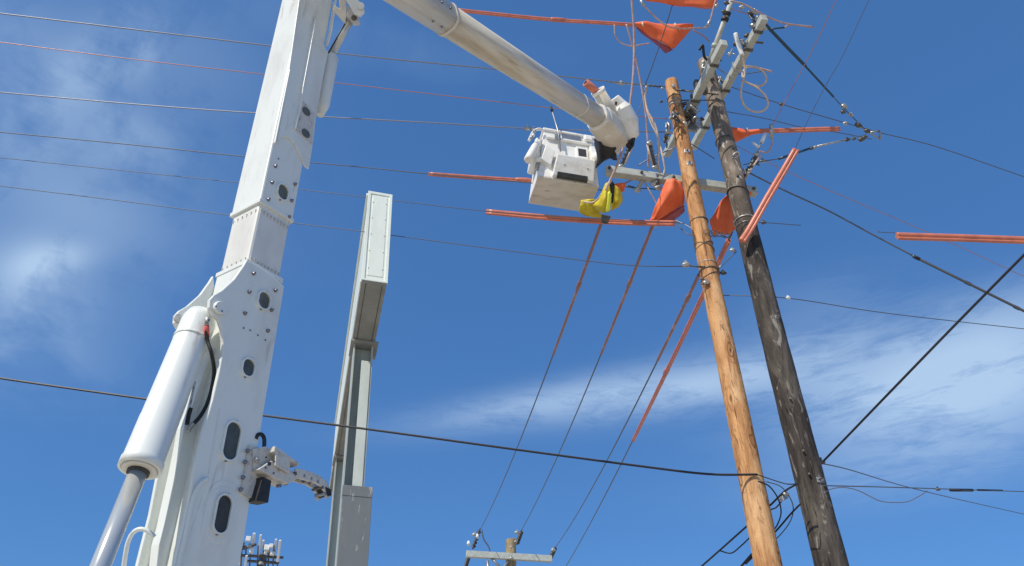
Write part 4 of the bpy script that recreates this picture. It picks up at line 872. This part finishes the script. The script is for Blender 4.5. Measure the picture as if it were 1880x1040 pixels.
blanket('orange blanket wrapped on the line right beside the dark pole', [[(1328, 236, .05), (1345, 234, 0), (1362, 237, 0), (1380, 239, 0), (1402, 238, 0)], [(1332, 245, 0), (1346, 240, -.08), (1362, 244, -.07), (1380, 243, -.04), (1402, 241, -.03)], [(1336, 257, 0), (1348, 252, -.08), (1362, 251, -.06), (1380, 246, -.02), (1402, 243, 0)], [(1340, 267, .06), (1348, 264, .02), (1362, 256, .02), (1380, 248, .03), (1402, 244, .03)]], 12.3, pegs=((1372, 240, -.05),))
t_ = blanket('large orange blanket hanging left of the honey-brown pole under the crossarm', [[(1225, 330, 0), (1237, 328, -.04), (1250, 333, 0)], [(1214, 352, -.02), (1232, 350, -.1), (1255, 354, .0)], [(1205, 375, -.03), (1226, 370, -.08), (1256, 375, .0)],
         [(1198, 392, -.02), (1213, 388, -.07), (1230, 391, -.02)], [(1193, 406, 0), (1200, 405, -.03), (1208, 404, -.02)]], 11.3, pegs=((1203, 414, -.02),))
dcloth('blanket_fold', 'blanketshade', [[(1256, 376, .01), (1231, 391.5, -.01), (1208, 404.5, -.01)], [(1257, 388, .3), (1247, 398, .3), (1234, 407, .3)]], 11.3, t_, .008)
blanket('dark red blanket tucked behind the dark pole below the crossarm', [[(1362, 347, .1), (1340, 354, .05), (1326, 366, .0), (1320, 378, 0)], [(1380, 353, .15), (1345, 372, .1), (1322, 384, -.04), (1312, 392, 0)], [(1372, 372, .15), (1345, 396, .1), (1320, 408, -.05), (1302, 404, 0)], [(1366, 392, .15), (1344, 416, .1), (1324, 422, -.02), (1306, 418, 0)], [(1360, 410, .15), (1338, 432, .08), (1318, 430, .0), (1310, 434, 0)]], 11.3)
blanket('tiny orange blanket corner right behind the yellow rubber cover', [[(1128, 338, 0), (1138, 336, -.03), (1147, 336, 0)], [(1128, 344, -.02), (1138, 342, -.05), (1148, 342, 0)], [(1132, 350, 0), (1140, 353, -.03), (1146, 352, 0)]], 11.4)
# yellow cover hanging under the arm end
yc_ = thing('rubber_cover', 'yellow rubber cover draped below the bucket at the crossarm end', 'rubber cover', PD(1105, 340, 10.9))
dcloth('cover_flap', 'yellow', [[(1067, 368, .2), (1080, 366, .12), (1094, 366, .1)], [(1064, 380, .2), (1078, 379, .14), (1096, 380, .12)], [(1064, 391, .22), (1082, 393, .2), (1102, 392, .18)], [(1070, 395, .3), (1088, 399, .3), (1108, 400, .28)]], 10.95, yc_, amp=.014)
dcloth('cover_sheet', 'yellow', [[(1111, 338, .0), (1115, 335, -.03), (1119, 340, 0)], [(1106, 352, .0), (1113, 350, -.1), (1121, 352, -.04)], [(1100, 366, .0), (1110, 366, -.14), (1122, 368, -.05)], [(1089, 377, .06), (1106, 382, -.1), (1121, 383, -.02)], [(1094, 384, .12), (1106, 391, .0), (1118, 389, .06)]], 10.88, yc_, amp=.008)
dcloth('cover_sheet', 'yellow', [[(1124, 338, .05), (1131, 342, .0), (1138, 350, .08)], [(1124, 354, .0), (1134, 354, -.06), (1143, 358, .08)], [(1124, 370, .0), (1134, 370, -.06), (1142, 371, .08)], [(1122, 388, .06), (1130, 383, .04), (1137, 380, .1)]], 10.98, yc_, amp=.014)
dcloth('cover_trim', 'lemon', [[(1116, 354, 0), (1119, 351, -.01), (1123, 356, 0)], [(1115, 370, 0), (1118, 370, -.01), (1121, 370, .0)], [(1112, 389, 0), (1116, 389, 0), (1120, 386, .0)]], 10.72, yc_, amp=.001)
dcloth('cover_lining', 'black', [[(1117, 334, 0), (1124, 332, 0), (1129, 340, .0)], [(1120, 350, 0), (1124, 352, 0), (1128, 352, 0)], [(1121, 372, 0), (1123, 374, 0), (1125, 372, 0)]], 10.86, yc_, amp=.004)  # black sheet standing in for the shade in the gap between the sheets
MB().tube(spline([PD(1072, 371, 11.05), PD(1084, 372.5, 11.0), PD(1093, 370, 10.95), PD(1100, 363, 10.9), PD(1104, 356, 10.88)]), .014, 8).build('cover_edge', 'jumper', yc_)
MB().tube([PD(1113, 396, 10.95), PD(1110, 410, 10.98)], [.07, .05], 12).build('cover_collar', 'iron', yc_)
MB().tube(spline([PD(1112, 350, 10.75), PD(1116, 340, 10.75), PD(1120, 334, 10.75)]), .02, 8).build('tie_strap', 'jumper', yc_)

# arms, tension links and jumpers
def tl(name, label, cat, pts, r, mt_, group=None, n=8, extra=None):
    return wire(name, label, cat, spline([PD(*p) for p in pts], n), r, mt_, group, extra)
GJ = 'jumper cables round the pole tops'
tl('jumper_cable', 'pinkish jumper falling from the top edge across the jib to the yellow cover', 'jumper cable', [(1158, -20, 11.2), (1164, 60, 11.2), (1163, 130, 11.1), (1157, 190, 11), (1150, 250, 10.9), (1134, 300, 10.8), (1114, 345, 10.75)], .017, 'pinkj', GJ)
tl('jumper_cable', 'pinkish jumper hanging from the top hose end towards the crossarm', 'jumper cable', [(1150, 45, 11.8), (1160, 80, 11.8), (1172, 130, 11.8), (1184, 200, 11.7), (1189, 260, 11.6), (1190, 310, 11.6)], .014, 'pinkj', GJ)
tl('jumper_cable', 'cream jumper dropping left of the honey-brown pole top', 'jumper cable', [(1187, 158, 12), (1184, 180, 12), (1189, 205, 11.9), (1203, 232, 11.8), (1209, 262, 11.7), (1208, 300, 11.6), (1213, 322, 11.6)], .021, 'jumper', GJ)
tl('jumper_cable', 'short brown jumper looping down beside the crossarm left of the honey-brown pole', 'jumper cable', [(1186, 200, 12), (1196, 228, 11.9), (1207, 250, 11.8), (1216, 285, 11.6), (1220, 310, 11.55), (1217, 324, 11.5)], .014, 'jumper', GJ)
tl('jumper_cable', 'small pinkish loop below the top orange hose', 'jumper cable', [(1128, 46, 11.9), (1130, 66, 11.9), (1142, 80, 11.9), (1160, 85, 11.9), (1180, 82, 11.9), (1192, 80, 11.9)], .012, 'pinkj', GJ)
tl('jumper_cable', 'cream jumper swooping over the pennant-shaped blanket', 'jumper cable', [(1172, -6, 11.5), (1184, 12, 11.5), (1205, 34, 11.5), (1225, 48, 11.5), (1248, 53, 11.55), (1275, 52, 11.6), (1298, 50, 11.6), (1304, 38, 11.6), (1310, 15, 11.6), (1314, 0, 11.6)], .013, 'pinkj', GJ,
   extra=lambda t_: [MB().tube([PD(*a), PD(*b)], .024, 8).build('jumper_ferrule', 'zinc', t_) for a, b in (((1176, 1, 11.5), (1183, 12, 11.5)), ((1298, 49, 11.6), (1304, 38, 11.6)), ((1312, 14, 11.6), (1318, 8, 11.6)))])
tl('jumper_cable', 'cream figure-eight cable loops hanging right of the pole tops', 'jumper cable', [(1356, 82, 11.9), (1362, 100, 11.8), (1367, 120, 11.8), (1367, 138, 11.8), (1362, 155, 11.75), (1361, 180, 11.7), (1370, 198, 11.7), (1388, 206, 11.7), (1404, 202, 11.7), (1410, 190, 11.7), (1404, 175, 11.7), (1388, 160, 11.75), (1368, 150, 11.8), (1363, 136, 11.85), (1372, 124, 11.9), (1390, 124, 11.9), (1404, 136, 11.9), (1406, 150, 11.9), (1396, 158, 11.9), (1380, 156, 11.9)], .0165, 'jumper', GJ, n=10,
   extra=lambda t_: MB().tube(spline([PD(1350, 62, 11.9), PD(1356, 84, 11.85), PD(1363, 102, 11.8)]), .035, 10).build('cable_sleeve', 'porcelain', t_))
tl('jumper_cable', 'short grey strap linking the new pole arm to the grounded bracket', 'jumper cable', [(1272, 56, 12), (1288, 64, 12), (1302, 76, 12.1)], .011, 'copper', GJ)
tl('jumper_cable', 'pinkish jumper arching right of the dark pole beneath its cutout', 'jumper cable', [(1415, 232, 12), (1417, 255, 12), (1416, 270, 12), (1408, 280, 12), (1394, 278, 12)], .014, 'pinkj', GJ, extra=lambda t_: MB().tube([PD(1416, 228, 12), PD(1416, 255, 12)], .03, 10).build('line_clamp', 'zinc', t_))
tl('jumper_cable', 'thin silver rod sloping from the crossarm up to the honey-brown pole', 'jumper cable', [(1172, 304, 11.8), (1200, 288, 11.8), (1238, 272, 11.7)], .011, 'alu', GJ)
tl('jumper_cable', 'grey wire from the crossarm underside down to the large orange blanket', 'jumper cable', [(1182, 332, 11.5), (1192, 350, 11.4), (1202, 368, 11.35), (1208, 380, 11.3)], .011, 'pinkj', GJ)
tl('jumper_cable', 'grey wire from the tiny blanket corner arching to the crossarm', 'jumper cable', [(1146, 338, 11.5), (1158, 332, 11.5), (1170, 329, 11.5), (1178, 330, 11.5)], .011, 'alu', GJ)
tl('jumper_cable', 'short dark loop from the long hose end to the honey-brown pole', 'jumper cable', [(1240, 406, 11.1), (1250, 420, 11), (1262, 430, 10.9), (1272, 432, 10.8)], .008, 'wire', GJ)
tl('jumper_cable', 'light straight lead from the long hose end to the honey-brown pole', 'jumper cable', [(1240, 405, 11.1), (1256, 412, 11), (1270, 420, 10.9)], .009, 'alu', GJ)
# clamps below the crossarm
for i, (x0, y0, x1, y1, lab) in enumerate([(1181, 328, 1170, 350, 'silver clamp hanging under the left half of the crossarm'), (1205, 322, 1208, 345, 'white-tipped clamp next to the large orange blanket')]):
    t_ = thing('line_clamp', lab, 'clamp', PD(x0, y0, 11.5), None); MB().tube([PD(x0, y0, 11.5), PD(x1, y1, 11.45)], .03, 10).build('clamp_body', 'arm' if i == 0 else 'iron', t_)
    fitting(PD(x1, y1, 11.42), t_, .035, 'zinc', 'clamp_jaw')
tl('tie_wire', 'blue-grey wire with small insulator running left from the tiny blanket corner', 'wire', [(1146, 342, 11.6), (1170, 346, 11.6), (1195, 347, 11.6), (1215, 350, 11.6)], .009, 'wire', extra=lambda t_: insul(PD(1150, 342, 11.6), PD(1165, 345, 11.6), t_, r=.025, n=3))
fitting(PD(1203, 338, 11.5), wp, .05, 'zinc', 'line_fitting', d=VD); fitting(PD(1210, 346, 11.5), wp, .04, 'zinc', 'line_fitting')
# cutouts (fused switches) on the crossarm
GF = 'fused cutouts'
for lab, pts in (('dark fused cutout standing on the crossarm just left of the honey-brown pole', [(1193, 264), (1203, 308)]), ('dark fused cutout above the left end of the crossarm', [(1158, 262), (1141, 306)]), ('tilted grey cutout at the right end of the crossarm behind the dark pole', [(1390, 284), (1362, 332)])):
    (xa, ya), (xb, yb) = pts; d_ = 11.6; t_ = thing('fused_cutout', lab, 'cutout', PD(xb, yb, d_), GF)
    insul(PD(xb, yb, d_), PD(xa, ya, d_), t_, 'insulator_body', 'poly', .05, 5, .026)
    off = 6 if xa > xb else -5
    MB().tube([PD(xb+off, yb-4, d_-.1), PD(xa+off, ya+2, d_-.1)], .014, 8).build('fuse_tube', 'jumper', t_)
    fitting(PD(xa, ya, d_-.03), t_, .035, 'zinc', 'top_contact'); fitting(PD(xb, yb, d_-.03), t_, .035, 'zinc', 'hinge')
tl('cutout_lead', 'white-tipped lead from the tilted cutout up towards the blanketed hose', 'wire', [(1390, 284, 11.6), (1398, 262, 11.7), (1404, 250, 11.8)], .014, 'steel', extra=lambda t_: (MB().tube([PD(1398, 262, 11.7), PD(1405, 246, 11.8)], .03, 10).build('lead_cap', 'porcelain', t_), MB().tube([PD(1382, 262, 11.7), PD(1394, 272, 11.65)], .022, 10).build('lead_cap', 'porcelain', t_)))
# strain links to the right
def rodx(t_):
    MB().tube([PD(1478, 121, 12.3), PD(1530, 178, 12.6)], .017, 8).build('rod_shank', 'rod', t_)
    for x, y, r in ((1550, 196, .04), (1548, 206, .03), (1562, 211, .03), (1576, 230, .04), (1592, 241, .035)): fitting(PD(x, y, 12.8), t_, r, 'zinc' if x % 4 else 'iron', 'link_fitting', d=(.8, 0, -.5))
    MB().tube([PD(1530, 178, 12.6), PD(1548, 198, 12.8), PD(1590, 240, 12.9)], .008, 6).build('link_rod', 'iron', t_)
    b = MB(); tri = [PD(1596, 244, 12.9), PD(1615, 240, 12.9), PD(1616, 256, 12.9), PD(1596, 244, 12.9)]
    for i in range(3): b.tube([tri[i], tri[i+1]], .016, 6)
    b.build('shackle', 'steel', t_)
tl('strain_link', 'dark blue insulating rod from the top arm down to the steel link hardware', 'strain link', [(1404, 44, 11.9), (1440, 82, 12.1), (1478, 121, 12.3)], .026, 'rod', extra=rodx)
def rod2(t_):
    MB().tube([PD(1430, 292, 12.1), PD(1455, 284, 12.2), PD(1487, 273, 12.3)], .02, 8).build('rod_shank', 'rod', t_)
    MB().tube([PD(1500, 269, 12.4), PD(1550, 258, 12.6)], .016, 8).build('link_rod', 'zinc', t_)
    for x, y, r in ((1401, 296, .035), (1490, 273, .025), (1497, 271, .025), (1556, 257, .03), (1568, 255, .025), (1582, 256, .04), (1588, 252, .03)): fitting(PD(x, y, 12.5), t_, r, 'zinc' if x % 2 else 'iron', 'link_fitting', d=(1, 0, .2))
tl('strain_link', 'black and silver insulating rod stretching right from behind the dark pole', 'strain link', [(1365, 303, 11.9), (1385, 299, 12), (1430, 292, 12.1)], .008, 'iron', extra=rod2)
def rod3(t_):
    fitting(PD(1404, 53, 11.9), t_, .03, 'zinc', 'link_fitting', d=(1, 0, 0)); MB().tube([PD(1412, 54, 12), PD(1440, 51, 12)], .014, 8).build('rod_shank', 'rod', t_); MB().tube(spline([PD(1440, 51, 12), PD(1452, 46, 12), PD(1490, 50, 11.95)]), .013, 8).build('link_rod', 'pinkj', t_)
tl('strain_link', 'short grey link pointing right from the top arm to the pinkish hose end', 'strain link', [(1386, 55, 12), (1400, 54, 12), (1412, 54, 12)], .012, 'steel', extra=rod3)
tl('strain_link', 'dark rod stub right of the top arm clamps', 'strain link', [(1378, 76, 12.1), (1390, 78, 12.1), (1401, 79, 12.1)], .02, 'iron')
tl('tie_wire', 'dark wire stub beside the cable loops behind the dark pole', 'wire', [(1335, 135, 12.5), (1365, 136, 12.4), (1400, 131, 12.3)], .008, 'wire')
tl('strain_link', 'white and dark insulator link between the auxiliary arm and the top arm', 'strain link', [(1342, 16, 11.8), (1360, 22, 11.8), (1374, 26, 11.8)], .008, 'copper')
tl('tie_wire', 'short dark spring clip right of the dark pole above the crossarm end', 'wire', [(1345, 286, 11), (1352, 280, 11), (1357, 282, 11), (1352, 289, 11), (1344, 290, 11)], .012, 'zinc')
for x, y, mt_ in ((1330, 22, 'iron'), (1362, 14, 'zinc'), (1334, 6, 'iron')): fitting(PD(x, y, 11.8), wp, .03, mt_, 'line_fitting')
MB().tube([PD(1338, 140, 12.5), PD(1300, 112, 12.6)], .01, 6).build('brace', 'steel', op)
# telecom drops between the poles
GT = 'black service drops between the two poles'
tl('service_drop', 'black drop looping from the telephone cable behind the honey-brown pole', 'cable', [(1392, 884, 8.1), (1412, 893, 8.2), (1428, 915, 8.2), (1434, 940, 8.2), (1428, 962, 8.2), (1418, 976, 8.3), (1398, 996, 8.4), (1360, 1040, 8.5)], .008, 'cable', GT)
tl('service_drop', 'thin drop arching widest between the poles', 'cable', [(1405, 884, 8.2), (1435, 895, 8.2), (1455, 925, 8.2), (1452, 955, 8.2), (1430, 985, 8.3), (1410, 1000, 8.4)], .006, 'wire', GT)
tl('service_drop', 'straight black drop from the dark pole down left past the bottom edge', 'cable', [(1463, 889, 8.0), (1440, 903, 8.1), (1410, 932, 8.3), (1365, 972, 8.6), (1320, 1012, 8.9), (1270, 1056, 9.2)], .011, 'cable', GT, extra=lambda t_: MB().tube(spline([PD(1320, 1011, 8.9), PD(1342, 1016, 8.8), PD(1360, 1003, 8.7), PD(1380, 984, 8.6)]), .008, 8).build('drip_loop', 'cable', t_))
tl('service_drop', 'black drop with terminal box between the poles', 'cable', [(1415, 936, 8.3), (1425, 932, 8.3), (1434, 922, 8.2)], .008, 'cable', GT,
   extra=lambda t_: (MB().box(PD(1439, 913, 8.15), (.6, .3, .35), (-.4, .8, 0), ZD, .1, .06, .07).build('terminal_box', 'steel', t_, bevel=.01), fitting(PD(1443, 907, 8.1), t_, .022, 'zinc', 'clamp')))
tl('service_drop', 'grey twin drop slanting down left from the dark pole low edge', 'cable', [(1470, 925, 8.1), (1450, 946, 8.2), (1425, 975, 8.3), (1380, 1022, 8.5), (1350, 1050, 8.6)], .01, 'cable', GT, extra=lambda t_: MB().tube([PD(1383, 1019, 8.5), PD(1368, 1034, 8.55)], .022, 8).build('splice', 'cable', t_))
fitting(OP(850, .17, -.05), op, .03, 'iron', 'cable_clamp')

# ================================================================ CELL TOWER far behind
ctw = thing('cell_tower', 'distant cell tower crowded with white panel antennas at the bottom edge', 'cell tower', PZ(478, 1060, 9)*1.0)
cz = PD(480, 1040, 60); ctw.location = (cz.x, cz.y, 0); ctw['w'] = [cz.x, cz.y, 0.0]
MB().tube([V3((cz.x, cz.y, 0)), V3((cz.x, cz.y, cz.z+.6))], [.5, .35], 16).build('mast', 'steel', ctw)
pf = MB()
for a_, b_ in (((440, 1020), (520, 1024)), ((440, 1010), (470, 1000)), ((470, 1022), (505, 1012)), ((450, 1030), (512, 1034))): pf.tube([PD(*a_, 60), PD(*b_, 60)], .11, 6)
for x in (444, 452, 460, 474, 484, 494, 503, 511): pf.tube([PD(x, 1002, 60+random.uniform(-1, 1)), PD(x-2, 1046, 60)], .06, 6)
pf.build('antenna_frame', 'iron', ctw)
random.seed(3)
ab = None
for x, y0, y1, w in ((441, 984, 1010, .2), (467, 979, 1016, .26), (479, 982, 1020, .2), (484, 992, 1006, .2), (507, 990, 1030, .2), (514.5, 992, 1032, .22), (453, 1020, 1040, .2), (443, 1022, 1038, .25)):
    dd = 60+random.uniform(-1.5, 1.5); MB().box((PD(x, y0, dd)+PD(x-(y1-y0)*.12, y1, dd))/2, PD(x, y0, dd)-PD(x-(y1-y0)*.12, y1, dd), RT, FW, (PD(x, y0, dd)-PD(x-(y1-y0)*.12, y1, dd)).length, w*.85, .16).build('panel_antenna', 'antenna', ctw, bevel=.03)
for x, y in ((449, 1006), (459, 1002), (490, 1006), (498, 1003), (456, 990), (445, 1000), (462, 1012), (488, 1015), (500, 1016)):
    s_ = random.uniform(.22, .42); MB().box(PD(x, y, 59.5), (1, .3, 0), (-.3, 1, 0), ZD, s_, .35, s_).build('radio_unit', ('antenna', 'iron', 'antenna', 'steel')[x % 4], ctw, bevel=.04)
for o in bpy.data.objects:
    if 'w' in o: del o['w']
